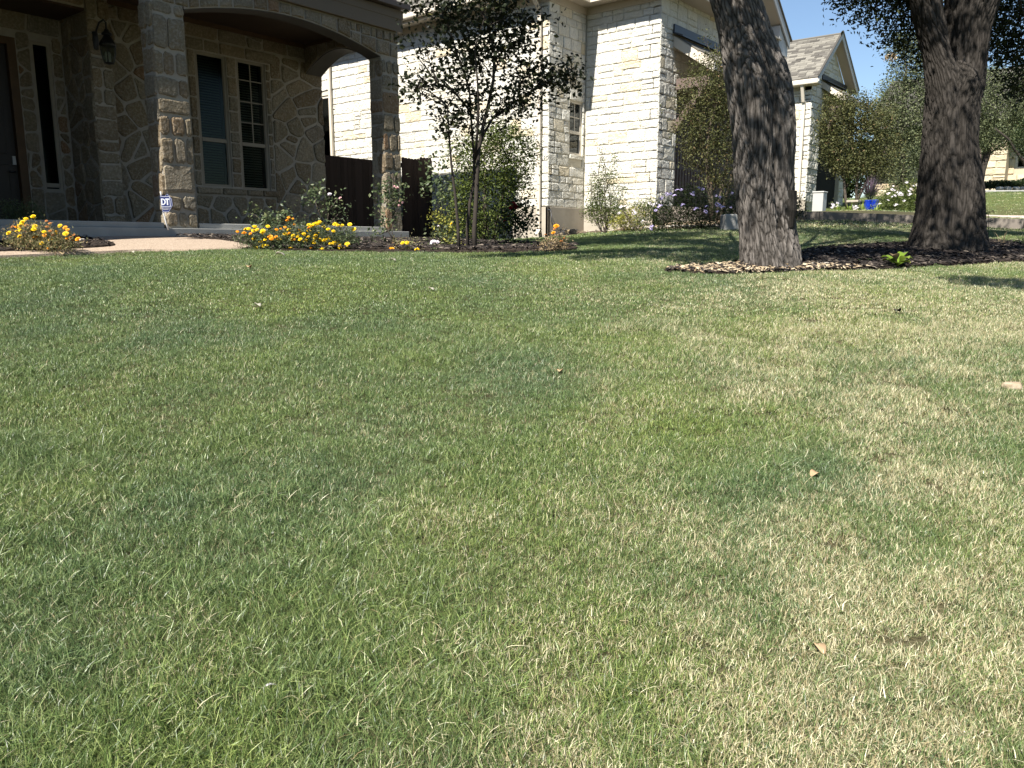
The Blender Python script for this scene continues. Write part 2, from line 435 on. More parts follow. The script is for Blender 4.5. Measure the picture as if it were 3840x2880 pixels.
tag(quick('lawn_ground', np.stack([GX.ravel(), GY.ravel(), GZ.ravel()], 1), quads, M['soil'], smooth=True), kind='structure')

def sheet(name, poly, mat, lift, thick, step=0.12, rough=0.0, edge=True):
    """a slab that follows the terrain, with real edges"""
    P = smoothpoly(poly, 2)
    A_ = np.array(P)
    x0, y0 = A_.min(0) - step; x1, y1 = A_.max(0) + step
    import mathutils
    from mathutils.geometry import delaunay_2d_cdt
    xs = np.arange(x0, x1, step); ys = np.arange(y0, y1, step)
    X, Y = np.meshgrid(xs, ys, indexing='ij')
    ins = inpoly(X, Y, P)
    # keep inner points a bit away from the rim
    pts = np.stack([X[ins], Y[ins]], 1)
    if len(pts):
        d = np.min(np.hypot(pts[:, None, 0] - A_[None, :, 0], pts[:, None, 1] - A_[None, :, 1]), 1) if len(pts) * len(A_) < 4e7 else np.ones(len(pts))
        pts = pts[d > step * 0.35]
    n = len(A_)
    vin = [Vector((float(a), float(b))) for a, b in np.vstack([A_, pts])]
    ov, oe, of, *_ = delaunay_2d_cdt(vin, [], [list(range(n))], 1, 1e-5)
    O = np.array([(v.x, v.y) for v in ov])
    z = ht(O[:, 0], O[:, 1]) + lift
    if rough: z = z + rs.uniform(-rough, rough, len(z))
    V = [tuple(p) + (zz,) for p, zz in zip(O, z)]
    mb = MB(); mb.add(V, [tuple(f) for f in of])
    base = ht(A_[:, 0], A_[:, 1])
    Vt = [(a[0], a[1], b + lift) for a, b in zip(A_, base)]; Vb = [(a[0], a[1], b + lift - thick) for a, b in zip(A_, base)]
    mb.add(Vt + Vb, [(i, (i + 1) % n, n + (i + 1) % n, n + i) for i in range(n)])
    return mb.build(name, mat, smooth=False), P

M['aggregate'] = (lambda k: k.finish(
    k.mix(0.45, k.ramp(k.n('TexVoronoi', Scale=110.0, Vector=k.pos()).outputs['Color'], [(0.2, (0.15, 0.11, 0.08)), (0.5, (0.28, 0.215, 0.16)), (0.8, (0.42, 0.34, 0.26))]),
          k.mix(k.noise(3, 4), (0.28, 0.22, 0.165), (0.36, 0.285, 0.22))),
    0.9, k.bump(k.n('TexVoronoi', Scale=110.0, Vector=k.pos()).outputs['Distance'], 0.6, 0.004), 0.15))(NT('aggregate'))
k = NT('mulch'); c = k.mix(k.noise(30, 6), (0.012, 0.010, 0.009), (0.06, 0.045, 0.035))
M['mulch'] = k.finish(c, 0.95, k.bump(k.noise(45, 5), 1.0, 0.02), 0.1)
k = NT('chips'); c = k.ramp(k.rnd(), [(0, (0.008, 0.007, 0.006)), (0.6, (0.028, 0.022, 0.019)), (0.9, (0.065, 0.052, 0.044)), (1, (0.24, 0.20, 0.155))])
M['chips'] = k.finish(c, 0.85, k.bump(k.noise(120, 3), 0.6, 0.003), 0.2)
k = NT('straw'); c = k.ramp(k.rnd(), [(0, (0.14, 0.10, 0.06)), (0.5, (0.36, 0.28, 0.18)), (1, (0.52, 0.43, 0.30))])
M['straw'] = k.finish(c, 0.85, None, 0.2)

slab_front = 10.22
lawn_edge_left = G([(-260, 975), (0, 969), (226, 959), (384, 953), (500, 946), (613, 942), (839, 940), (947, 938)])
P_walk = lawn_edge_left + G([(949, 930), (862, 909), (726, 902), (629, 889)]) + [(5.3, slab_front + 0.02), (2.0, slab_front + 0.02), (0.2, 11.5)]
walk, P_walk = sheet('walkway', P_walk, M['aggregate'], 0.030, 0.10, 0.2)
tag(walk, kind='structure')
P_isl = G([(-200, 962), (0, 954), (113, 951), (226, 945), (384, 938), (452, 928), (339, 904), (250, 895)]) + [(3.7, slab_front - 0.05), (1.5, slab_front - 0.05)]
isl, P_isl = sheet('mulch_bed', P_isl, M['mulch'], 0.045, 0.06, 0.1, 0.012)
tag(isl, kind='structure')
P_bed = G([(629, 890), (726, 903), (862, 910), (947, 929), (949, 939), (1100, 944), (1300, 947), (1500, 949), (1650, 950), (1780, 952), (1900, 951), (2050, 948), (2160, 941), (2170, 931), (2000, 925), (1860, 921), (1760, 915)]) + [(9.75, 9.6), (9.9, 10.1), (9.4, slab_front + 0.02), (5.4, slab_front + 0.02)]
bed, P_bed = sheet('mulch_bed', P_bed, M['mulch'], 0.022, 0.05, 0.1, 0.012)
tag(bed, kind='structure')
P_oak = G([(2470, 1022), (2560, 1029), (2640, 1034), (2740, 1036), (2900, 1031), (3060, 1023), (3200, 1019), (3300, 1016), (3430, 1006), (3600, 998), (3760, 986), (3900, 985), (4100, 985)]) + G([(4100, 925), (3900, 925), (3760, 914), (3690, 906), (3400, 918), (3250, 925), (3060, 935), (3000, 958), (2780, 1003), (2560, 1012)])
oakbed, P_oak = sheet('mulch_bed', P_oak, M['mulch'], 0.022, 0.05, 0.1, 0.012)
tag(oakbed, kind='structure')
P_gar = G([(2190, 868), (2250, 866), (2400, 863), (2560, 859), (2720, 855)]) + [(14.95, 6.0), (14.95, 7.95), (14.3, 7.95), (14.3, 9.62), (13.0, 9.62), (12.9, 9.3)]
gar, P_gar = sheet('mulch_bed', P_gar, plain('dry_mulch', (0.16, 0.115, 0.085), 0.95, 8, 0.45, 0.01, 40, 0.1), 0.03, 0.05, 0.1, 0.015)
tag(gar, kind='structure')
# neighbour's raised driveway, falling to the street on the right
mb = MB()
dz = lambda y: 0.268 + 0.0595 * y
ys = [7.9, 6, 4.9, 3.9, 2.8, 1.7, 0.0, -3, -9, -16]
for a, b in zip(ys[:-1], ys[1:]):
    for x0, x1 in ((15.0, 17.5), (17.52, 20.0)):
        z = [dz(a), dz(b)]
        v = [(x0, a - 0.006, z[0]), (x1, a - 0.006, z[0] + .02), (x1, b + 0.006, z[1] + .02), (x0, b + 0.006, z[1])]
        mb.add(v + [(p[0], p[1], p[2] - 0.35) for p in v], [(0, 1, 2, 3), (7, 6, 5, 4), (0, 4, 5, 1), (1, 5, 6, 2), (2, 6, 7, 3), (3, 7, 4, 0)])
tag(mb.build('driveway', M['driveway_side']), kind='structure')
P_drive = [(15, 7.9), (20, 7.9), (20, -16), (15, -16)]
# pale path further right, and the kerb of the far lawn
P_path = [tuple(at_d(px, py, d)[:2]) for px, py, d in ((3560, 815, 20.5), (3700, 817, 20.5), (3840, 820, 20.5), (4100, 826, 20.5))] + [tuple(at_d(px, py, d)[:2]) for px, py, d in ((4100, 838, 19.2), (3840, 832, 19.2), (3560, 826, 19.2))]
pth, P_path = sheet('path', P_path, plain('pink_concrete', (0.42, 0.34, 0.29), 0.9, 3, 0.2, 0.003, 60), 0.03, 0.2, 0.4)
tag(pth, kind='structure')

# ---- chips and straw
def chip_cloud(name, polys, n, mat, size, lift, seed, where=None, thick=0.25):
    r = np.random.RandomState(seed)
    areas = [abs(sum(a[0] * b[1] - b[0] * a[1] for a, b in zip(p, p[1:] + p[:1]))) / 2 for p in polys]
    X = []; Y = []
    for p, ar in zip(polys, areas):
        m = int(n * ar / sum(areas)); A_ = np.array(p)
        x = r.uniform(A_[:, 0].min(), A_[:, 0].max(), m * 6); y = r.uniform(A_[:, 1].min(), A_[:, 1].max(), m * 6)
        ok = inpoly(x, y, p)
        if where is not None: ok &= where(x, y, r)
        X.append(x[ok][:m]); Y.append(y[ok][:m])
    X = np.concatenate(X); Y = np.concatenate(Y); m = len(X)
    Z = ht(X, Y) + lift + r.uniform(-0.004, 0.02, m)
    L = size * r.uniform(0.4, 1.4, m); Wd = L * r.uniform(0.15, 0.5, m) * (thick / 0.25); a = r.uniform(0, 2 * math.pi, m)
    u = np.stack([np.cos(a), np.sin(a), r.uniform(-0.35, 0.35, m)], 1) * L[:, None] / 2
    w = np.stack([-np.sin(a), np.cos(a), r.uniform(-0.4, 0.4, m)], 1) * Wd[:, None] / 2
    nn = np.cross(u, w); nn /= np.linalg.norm(nn, axis=1)[:, None]; nn *= 0.004
    c = np.stack([X, Y, Z], 1)
    V = np.stack([c - u - w, c + u - w * 0.7, c + u * 0.9 + w, c - u * 0.8 + w * 0.8, c + nn * 2.2], 1).reshape(-1, 3)
    b = np.arange(m)[:, None] * 5
    Fc = np.concatenate([b + np.array([[0, 1, 4]]), b + np.array([[1, 2, 4]]), b + np.array([[2, 3, 4]]), b + np.array([[3, 0, 4]])], 0)
    return quick(name, V, Fc, mat)
tag(chip_cloud('mulch', [P_bed, P_isl], 9000, M['chips'], 0.055, 0.05, 1), kind='stuff')
tag(chip_cloud('mulch', [P_oak], 9000, M['chips'], 0.06, 0.03, 2), kind='stuff')
tag(chip_cloud('mulch', [P_gar], 1500, M['straw'], 0.05, 0.04, 5), kind='stuff')
sa = gpx(2560, 1028); sb = gpx(3060, 1026)
def near_front(x, y, r):
    p = np.stack([x, y], 1); d = sb[:2] - sa[:2]; L = np.linalg.norm(d); d = d / L
    t = (p - sa[:2]) @ d; nrm = (p - sa[:2]) @ np.array([-d[1], d[0]])
    return (t > -0.1) & (t < L + 0.9) & (np.abs(nrm) < 0.42 * r.uniform(0.2, 1, len(x)))
tag(chip_cloud('straw', [P_oak], 4200, M['straw'], 0.06, 0.03, 4, near_front, 0.08), kind='stuff')
# ------------------------------------------------------------------ masonry
AX = {'-Y': (np.array((1., 0, 0)), np.array((0, -1., 0))), '-X': (np.array((0, -1., 0)), np.array((-1., 0, 0)))}
def stone_mesh(poly, depth, inset, rr, relief):
    """one stone: poly is its 2D outline round (0,0); local x = along wall, y = up, z = out"""
    P = np.array(poly); n = len(P)
    c = P.mean(0)
    nr = np.linalg.norm(P - c, axis=1)[:, None] + 1e-9
    inner = P - (P - c) / nr * np.minimum(inset, nr * 0.4)
    mid = P - (P - c) / nr * np.maximum(np.minimum(nr * 0.28, nr * 0.28), np.minimum(inset * 1.6, nr * .5))
    v = [(x, y, 0.0) for x, y in P]
    v += [(x, y, depth * rr.uniform(0.72, 1.0)) for x, y in inner]
    v += [(x, y, depth * 1.02 + rr.uniform(-relief, relief)) for x, y in mid]
    v.append((c[0] + rr.uniform(-.2, .2) * nr.mean(), c[1] + rr.uniform(-.2, .2) * nr.mean(), depth * 1.03 + rr.uniform(-relief, relief) * .6))
    f = []
    for i in range(n):
        j = (i + 1) % n
        f += [(i, j, n + j, n + i), (n + i, n + j, 2 * n + j, 2 * n + i), (2 * n + i, 2 * n + j, 3 * n)]
    return v, f
class Wall:
    """lays stones on one vertical plane; the first `cap` are objects, the rest one joined part"""
    def __init__(s, parent, axis, plane, mat, depth=0.03, cap=300, relief=0.004, name='stone'):
        s.p = parent; s.u, s.w = AX[axis]; s.axis = axis; s.plane = plane; s.mat = mat; s.depth = depth
        s.cap = cap; s.relief = relief; s.rest = MB(); s.n = 0; s.rr = np.random.RandomState(int(abs(plane) * 100) + len(axis) + cap); s.name = name; s.cand = []
    def world(s, a, z, out=0.0):
        if s.axis == '-Y': return np.array((a, s.plane - out, z))
        return np.array((s.plane - out, a, z))
    def stone(s, poly, depth=None):
        """poly: [(a, z)] in wall coordinates, a = X or Y"""
        P = np.array(poly, float); c = P.mean(0)
        L = P - c
        if s.axis == '-X': L = L * np.array((-1, 1))       # local x runs toward -Y
        ar = 0.5 * np.sum(L[:, 0] * np.roll(L[:, 1], -1) - np.roll(L[:, 0], -1) * L[:, 1])
        if ar < 0: L = L[::-1]; ar = -ar
        if ar < 0.0009: return
        d = (depth or s.depth) * s.rr.uniform(0.65, 1.25)
        v, f = stone_mesh(L, d, min(0.012, math.sqrt(ar) * 0.16), s.rr, s.relief)
        s.cand.append((ar, c, v, f))
    def done(s, key=None):
        s.cand.sort(key=lambda t: -t[0] if key is None else key(t[1]))
        X = np.array(s.u); Z = np.array((0, 0, 1.)); W = np.array(s.w)
        for i, (ar, c, v, f) in enumerate(s.cand):
            o = s.world(c[0], c[1], -s.depth * 0.25)
            if i < s.cap:
                me = bpy.data.meshes.new(s.name)
                vv = [tuple(X * a + Z * b + W * d_) for a, b, d_ in v]
                me.from_pydata(vv, [], f)
                ob = link(s.name, me, s.mat, s.p)
                ob.location = Vector(o) - world_loc(s.p)
            else:
                s.rest.add([tuple(o + X * a + Z * b + W * d_) for a, b, d_ in v], f)
        if len(s.cand) > s.cap and s.rest.v:
            r = s.rest.build('stonework', s.mat, s.p); r['kind'] = 'stuff'
        return min(len(s.cand), s.cap)
def clip_half(poly, n, d):
    out = []
    m = len(poly)
    for i in range(m):
        a, b = poly[i], poly[(i + 1) % m]
        da, db = n[0] * a[0] + n[1] * a[1] - d, n[0] * b[0] + n[1] * b[1] - d
        if da <= 0: out.append(a)
        if (da < 0 < db) or (db < 0 < da):
            t = da / (da - db); out.append((a[0] + (b[0] - a[0]) * t, a[1] + (b[1] - a[1]) * t))
    return out
def flag_fill(wall, a0, a1, z0, z1, size, gap=0.022, seed=0, stretch=1.3, depth=None, keep=None):
    """irregular flagstones over a rectangle"""
    rr = np.random.RandomState(seed)
    w, h = a1 - a0, z1 - z0
    nx = max(1, round(w / (size * stretch ** 0.5))); nz = max(1, round(h / (size / stretch ** 0.5)))
    pts = []
    for i in range(nx):
        for j in range(nz):
            ox = (0.5 * (j % 2) - 0.25) * (nx > 1)
            pts.append((a0 + (i + 0.5 + ox + rr.uniform(-.40, .40)) * w / nx, z0 + (j + 0.5 + rr.uniform(-.30, .30)) * h / nz))
            if rr.rand() < .22: pts.append((pts[-1][0] + rr.uniform(-.5, .5) * size * .6, pts[-1][1] + rr.uniform(-.5, .5) * size * .6))
    # merge a few into bigger stones by dropping seeds
    pts = [p for p in pts if rr.rand() > 0.16 or nx * nz < 4]
    g = gap / 2
    for i, p in enumerate(pts):
        poly = [(a0 + g * .6, z0 + g * .6), (a1 - g * .6, z0 + g * .6), (a1 - g * .6, z1 - g * .6), (a0 + g * .6, z1 - g * .6)]
        for j, q in enumerate(pts):
            if i == j: continue
            dx, dz_ = q[0] - p[0], q[1] - p[1]; L = math.hypot(dx, dz_)
            if L > size * 4: continue
            n = (dx / L, dz_ / L)
            d = n[0] * (p[0] + q[0]) / 2 + n[1] * (p[1] + q[1]) / 2 - g * (0.6 + 0.9 * ((i * 7 + j * 7) % 5) / 4)
            poly = clip_half(poly, n, d)
            if len(poly) < 3: break
        if len(poly) < 3: continue
        # cut the corners a little, roughen
        Q = []
        m = len(poly)
        for t in range(m):
            a, b = poly[t], poly[(t + 1) % m]
            L = math.hypot(b[0] - a[0], b[1] - a[1])
            if L < 0.012: Q.append(a); continue
            e = min(0.30, rr.uniform(.015, .045) / L)
            Q.append((a[0] + (b[0] - a[0]) * e, a[1] + (b[1] - a[1]) * e))
            if L > 0.12: Q.append((a[0] * .6 + b[0] * .4 + rr.uniform(-.012, .009), a[1] * .6 + b[1] * .4 + rr.uniform(-.010, .010)))
            Q.append((b[0] - (b[0] - a[0]) * e, b[1] - (b[1] - a[1]) * e))
        if keep is not None and not keep(np.mean([q[0] for q in Q]), np.mean([q[1] for q in Q])): continue
        wall.stone(Q, depth)
def rect_stone(wall, a0, a1, z0, z1, rr, j=0.006, depth=None, ch=0.012):
    """squared stone with slightly uneven edges"""
    w, h = a1 - a0, z1 - z0
    c = min(ch, w * .25, h * .25)
    r = lambda: rr.uniform(-j, j)
    P = [(a0 + c, z0 + r()), (a0 + w * .35 + r(), z0 + r()), (a0 + w * .68 + r(), z0 + r()), (a1 - c, z0 + r()), (a1 + r() * .6, z0 + c), (a1 + r() * .6, z1 - c),
         (a1 - c, z1 + r()), (a0 + w * .6 + r(), z1 + r()), (a0 + w * .3 + r(), z1 + r()), (a0 + c, z1 + r()), (a0 + r() * .6, z1 - c), (a0 + r() * .6, z0 + c)]
    wall.stone(P, depth)
def ashlar_fill(wall, a0, a1, z0, z1, hs, ls, gap, seed, holes=(), j=0.006, depth=None, skip=None):
    """squared rubble in courses; holes = rectangles (a0,a1,z0,z1) left open"""
    rr = np.random.RandomState(seed)
    z = z0
    while z < z1 - 0.04:
        h = rr.choice(hs)
        if z + h > z1 - 0.05: h = z1 - z
        a = a0 - rr.uniform(0, 0.2)
        while a < a1 - 0.01:
            L = rr.uniform(*ls) * (1.25 if h < 0.15 else 1.0)
            e = min(a + L, a1)
            if a1 - e < 0.09: e = a1
            s0 = max(a, a0)
            segs = [(s0, e)]
            for (p0, p1, q0, q1) in holes:
                if z + h > q0 + 0.02 and z < q1 - 0.02:
                    ns = []
                    for (b0, b1) in segs:
                        if b1 <= p0 or b0 >= p1: ns.append((b0, b1))
                        else:
                            if b0 < p0 - 0.03: ns.append((b0, p0))
                            if b1 > p1 + 0.03: ns.append((p1, b1))
                    segs = ns
            for (b0, b1) in segs:
                if b1 - b0 < 0.04: continue
                if skip and skip((b0 + b1) / 2, z + h / 2): continue
                # some courses split in two thin stones
                if h > 0.17 and rr.rand() < 0.24:
                    m = z + h * rr.uniform(.4, .6)
                    rect_stone(wall, b0 + gap / 2, b1 - gap / 2, z + gap / 2, m - gap / 2, rr, j, depth)
                    rect_stone(wall, b0 + gap / 2, b1 - gap / 2, m + gap / 2, z + h - gap / 2, rr, j, depth)
                else:
                    rect_stone(wall, b0 + gap / 2, b1 - gap / 2, z + gap / 2, z + h - gap / 2, rr, j, depth)
            a = e
        z += h
def holed(mb, axis, plane, thick, a0, a1, z0, z1, holes):
    """solid wall with rectangular openings, as boxes"""
    As = sorted({a0, a1, *[h[0] for h in holes], *[h[1] for h in holes]}); Zs = sorted({z0, z1, *[h[2] for h in holes], *[h[3] for h in holes]})
    for p, q in zip(As[:-1], As[1:]):
        for r_, s_ in zip(Zs[:-1], Zs[1:]):
            ca, cz = (p + q) / 2, (r_ + s_) / 2
            if any(h[0] < ca < h[1] and h[2] < cz < h[3] for h in holes): continue
            if axis == '-Y': mb.box(p, q, plane, plane + thick, r_, s_)
            else: mb.box(plane, plane + thick, p, q, r_, s_)

def window(parent, axis, plane, a0, a1, z0, z1, frame_mat, glass, rail_z, fw_=0.045, muntins=None, blinds=True, recess=0.05):
    """sash window in an opening of a wall whose core face lies at `plane`"""
    def bx(mb, p, q, d0, d1, r_, s_):
        if axis == '-Y': mb.box(p, q, plane + d0, plane + d1, r_, s_)
        else: mb.box(plane + d0, plane + d1, p, q, r_, s_)
    f = MB(); t0, t1 = recess - 0.03, recess + 0.05
    bx(f, a0, a0 + fw_, t0, t1, z0, z1); bx(f, a1 - fw_, a1, t0, t1, z0, z1)
    bx(f, a0 + fw_, a1 - fw_, t0, t1, z1 - fw_, z1); bx(f, a0 + fw_, a1 - fw_, t0, t1, z0, z0 + fw_ * .8)
    # inner stop
    i_ = fw_ + 0.012
    bx(f, a0 + fw_, a0 + i_, t0 + .015, t1, z0 + fw_ * .8, z1 - fw_); bx(f, a1 - i_, a1 - fw_, t0 + .015, t1, z0 + fw_ * .8, z1 - fw_)
    win = f.build('window', frame_mat, parent)
    m = MB(); bx(m, a0 + i_, a1 - i_, t0 + .004, t1 - .01, rail_z - .03, rail_z + .03); m.build('rail', frame_mat, win)
    for r_, s_, dd in ((z0 + fw_ * .8, rail_z - .03, .035), (rail_z + .03, z1 - fw_, .02)):
        g = MB(); bx(g, a0 + i_, a1 - i_, t0 + dd, t0 + dd + .004, r_, s_); g.build('pane', glass, win)
    if muntins:
        nc, zl = muntins
        for i in range(1, nc):
            aa = a0 + i_ + (a1 - a0 - 2 * i_) * i / nc
            g = MB(); bx(g, aa - .009, aa + .009, t0 + .012, t0 + .028, rail_z + .03, z1 - fw_); g.build('muntin', frame_mat, win)
            g = MB(); bx(g, aa - .006, aa + .006, t0 + .044, t0 + .052, z0 + fw_ * .8, rail_z - .03); g.build('muntin', frame_mat, win)
        for zz in zl:
            g = MB(); bx(g, a0 + i_, a1 - i_, t0 + .014, t0 + .026, zz - .009, zz + .009); g.build('muntin', frame_mat, win)
    if blinds:
        g = MB(); z = z0 + .06
        while z < z1 - fw_:
            if axis == '-Y': g.obox((a0 + i_ + .01, plane + t1 + .03, z), (a1 - a0 - 2 * i_ - .02, 0, 0), (0, .022, .026), (0, -.0015, .0015))
            else: g.obox((plane + t1 + .03, a0 + i_ + .01, z), (0, a1 - a0 - 2 * i_ - .02, 0), (.022, 0, .026), (-.0015, 0, .0015))
            z += .042
        b = g.build('blind', M['blind_white'], win); b['kind'] = 'stuff'
    g = MB()
    bx(g, a0 - .02, a1 + .02, .20, .50, z0 - .05, z1 + .05); g.build('room', M['dark_room'], win)
    return win

# ------------------------------------------------------------------ the tan fieldstone house with the arched porch
XI, XO, YF, YB, YW = 9.30, 9.70, 10.30, 10.63, 12.36
CL0, CL1 = 5.41, 5.88
FL = 0.265                                     # porch floor
ZC = 3.50                                      # porch ceiling
house = empty('stone_house', (7, 12, 0), 'tan fieldstone house on the left with an arched front porch in deep shade', 'house')
MT, FS = M['mortar'], M['fieldstone']
rr = np.random.RandomState(12)
# foundation lip, floor
f = MB(); f.box(2.2, XO + .06, slab_front, YF + .35, -.35, .19); f.box(XO - .4, XO + .06, YF + .35, 13.5, -.35, .19)
f.build('foundation', M['concrete'], house, bevel=.006)
f = MB(); f.box(CL1 + .02, XI, YF + .04, YF + .20, .19, FL); f.box(3.0, CL0 - .02, YF + .02, YF + .2, .19, FL)
f.build('step_ledge', M['concrete'], house, bevel=.008)
f = MB(); f.box(2.2, XI, YF + .20, 13.2, -.1, FL - .005); f.build('porch_floor', M['concrete'], house)
# columns: a mortar core with stones on the faces
def column(x0, x1, y0, y1, z0, z1, seed, lit_left=True):
    c = MB(); c.box(x0 + .02, x1 - .02, y0 + .02, y1 - .005, z0, z1)
    col = c.build('column', MT, house)
    w = Wall(col, '-Y', y0 + .02, FS, .034, 60, .0022)
    rz = np.random.RandomState(seed); z = z0 + .004
    while z < z1 - .1:
        h = rz.uniform(.16, .44)
        if z1 - (z + h) < .14: h = z1 - z
        W_ = x1 - x0 - .01; cut = rz.choice([0, 1, 1, 2])
        cs = sorted(rz.uniform(.28, .72, cut)) if cut == 1 else ([] if cut == 0 else [rz.uniform(.2, .4), rz.uniform(.6, .8)])
        e = [0] + list(cs) + [1]
        for p, q in zip(e[:-1], e[1:]):
            rect_stone(w, x0 + .005 + W_ * p + .011, x0 + .005 + W_ * q - .011, z + .011 + rz.uniform(0, .012), z + h - .011 - rz.uniform(0, .012), rz, .012, None, .03)
        z += h
    w.done()
    w = Wall(col, '-X', x0 + .02, FS, .034, 60, .0022); z = z0 + .004
    while z < z1 - .1:
        h = rz.uniform(.18, .36)
        if z1 - (z + h) < .14: h = z1 - z
        W_ = y1 - y0 - .01; e = [0, 1] if rz.rand() < .5 else [0, rz.uniform(.35, .65), 1]
        for p, q in zip(e[:-1], e[1:]):
            rect_stone(w, y0 + .005 + W_ * p + .011, y0 + .005 + W_ * q - .011, z + .011, z + h - .011 - rz.uniform(0, .012), rz, .012, None, .03)
        z += h
    w.done()
    return col
column(CL0, CL1, YF, YB, .19, 3.06, 5)
column(XI, XO, YF, YB, .19, 3.00, 8)
# arched front face and side arch
def arch_z(t, spring, rise):
    """t in 0..1 across the span"""
    return spring + rise * (1 - (2 * t - 1) ** 2) * (0.9 + 0.1 * (1 - (2 * t - 1) ** 2))
def arch_wall(axis, plane, thick, a0, a1, spring, rise, z1, name, n=24):
    poly = [(a0, z1)] + [(a0 + (a1 - a0) * i / n, arch_z(i / n, spring, rise)) for i in range(n + 1)] + [(a1, z1)]
    mb = MB()
    for i in range(n):
        p0, p1 = poly[1 + i], poly[2 + i]
        q = [(p0[0], p0[1]), (p1[0], p1[1]), (p1[0], z1), (p0[0], z1)]
        if axis == '-Y': mb.prism([(a, plane, z) for a, z in q], (0, thick, 0))
        else: mb.prism([(plane, a, z) for a, z in q], (thick, 0, 0))
    return mb.build(name, M['soffit_dark'] if False else MT, house)
aw = arch_wall('-Y', YF + .02, YB - YF - .03, CL1 + .0, XI, 3.03, .26, 3.46, 'arch')
# smooth dark lining under both arches
def lining(axis, plane, thick, a0, a1, spring, rise, t=.012, n=28):
    mb = MB()
    for i in range(n):
        s0, s1 = i / n, (i + 1) / n
        p = [(a0 + (a1 - a0) * s0, arch_z(s0, spring, rise)), (a0 + (a1 - a0) * s1, arch_z(s1, spring, rise))]
        q = [(p[0][0], p[0][1] - t), (p[1][0], p[1][1] - t), (p[1][0], p[1][1] - .001), (p[0][0], p[0][1] - .001)]
        if axis == '-Y': mb.prism([(a, plane, z) for a, z in q], (0, thick, 0))
        else: mb.prism([(plane, a, z) for a, z in q], (thick, 0, 0))
    return mb.build('arch_soffit', M['soffit_dark'], house)
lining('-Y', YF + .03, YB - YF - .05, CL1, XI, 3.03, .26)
w = Wall(aw, '-Y', YF + .02, FS, .032, 80, .006)
a = CL0 + .03; rz = np.random.RandomState(21)
while a < XO - .05:
    L = rz.uniform(.13, .34); e = min(a + L, XO - .01)
    zb = lambda q: arch_z(min(max((q - CL1) / (XI - CL1), 0), 1), 3.03, .26) if CL1 < q < XI else 3.05
    b0, b1 = zb(a), zb(e)
    top = 3.45
    if top - max(b0, b1) > .24:
        m = (max(b0, b1) + top) / 2 + rz.uniform(-.04, .04)
        w.stone([(a + .01, b0 + .012), (e - .01, b1 + .012), (e - .012, m - .01), (a + .012, m - .012 + rz.uniform(-.01, .01))])
        c_ = a + (e - a) * rz.uniform(.35, .7)
        w.stone([(a + .01, m + .01), (c_ - .01, m + .012), (c_ - .008, top - .008), (a + .01, top - .01)])
        w.stone([(c_ + .01, m + .01), (e - .012, m + .012), (e - .008, top - .008), (c_ + .01, top - .01)])
    else:
        w.stone([(a + .01, b0 + .012), ((a + e) / 2, (b0 + b1) / 2 + .012 + rz.uniform(0, .008)), (e - .01, b1 + .012), (e - .012, top - .01), (a + .012, top - .012)])
    a = e
w.done()
c = MB(); c.box(CL0 + .02, CL1, YF + .02, YB - .01, 3.06, 3.46); c.box(XI, XO - .02, YF + .02, YB - .01, 3.0, 3.46); c.box(-6, CL0 + .02, YF + .02, YB - .01, 3.3, 3.46)
c.build('lintel', MT, house)
sa_ = arch_wall('-X', XI + .02, XO - XI - .04, YB, YW, 3.02, .30, 3.5, 'side_arch')
lining('-X', XI + .025, XO - XI - .05, YB, YW, 3.02, .30)
w = Wall(sa_, '-X', XI + .02, FS, .03, 40, .006)
a = YB + .01; rz = np.random.RandomState(4)
while a < YW - .03:
    e = min(a + rz.uniform(.16, .3), YW); zb = lambda q: arch_z((q - YB) / (YW - YB), 3.02, .30)
    if min(3.46 - zb(a), 3.46 - zb(e)) > .05: w.stone([(a + .01, zb(a) + .012), (e - .01, zb(e) + .012), (e - .01, 3.47), (a + .01, 3.47)])
    a = e
w.done()
# fascia, gutter line, upper storey and roof
f = MB(); f.box(-6, XO + .045, YF - .05, YF + .02, 3.46, 3.80); f.box(-6, XO + .055, YF - .06, YF - .048, 3.66, 3.80)
f.box(XO - .02, XO + .045, YF + .02, 22, 3.46, 3.80); f.build('fascia', M['fascia_tan'], house, bevel=.004)
f = MB(); f.box(-6, XO + .14, YF - .16, YF + .05, 3.81, 3.90); f.box(XO + .0, XO + .14, YF + .05, 22, 3.81, 3.90); f.build('gutter', M['gutter_dark'], house, bevel=.01)
f = MB(); f.box(-6, XO - .02, YF + .02, 22, 3.91, 5.05); f.box(XI, XO - .02, YW + .25, 22, -.1, 3.46)
f.build('upper_wall', MT, house)
w = Wall(house, '-Y', YF + .02, FS, .03, 24, .006); flag_fill(w, 8.0, XO, 3.91, 4.35, .22, .02, 3); w.done()
f = MB(); f.prism([(-6, YF - .2, 5.0), (XO + .30, YF - .2, 5.0), (XO + .30, YF - .2, 5.12), (5.5, YF - .2, 6.9), (-6, YF - .2, 6.9)], (0, 12, 0)); f.build('roof', M['gutter_dark'], house)
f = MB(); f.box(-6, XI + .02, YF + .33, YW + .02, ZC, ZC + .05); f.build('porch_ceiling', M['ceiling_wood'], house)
f = MB(); f.box(5.7, XI, YW - .05, YW - .025, ZC - .07, ZC); f.box(XI - .025, XI, YB, YW - .05, ZC - .05, ZC); f.build('ceiling_trim', M['door_wood'], house)
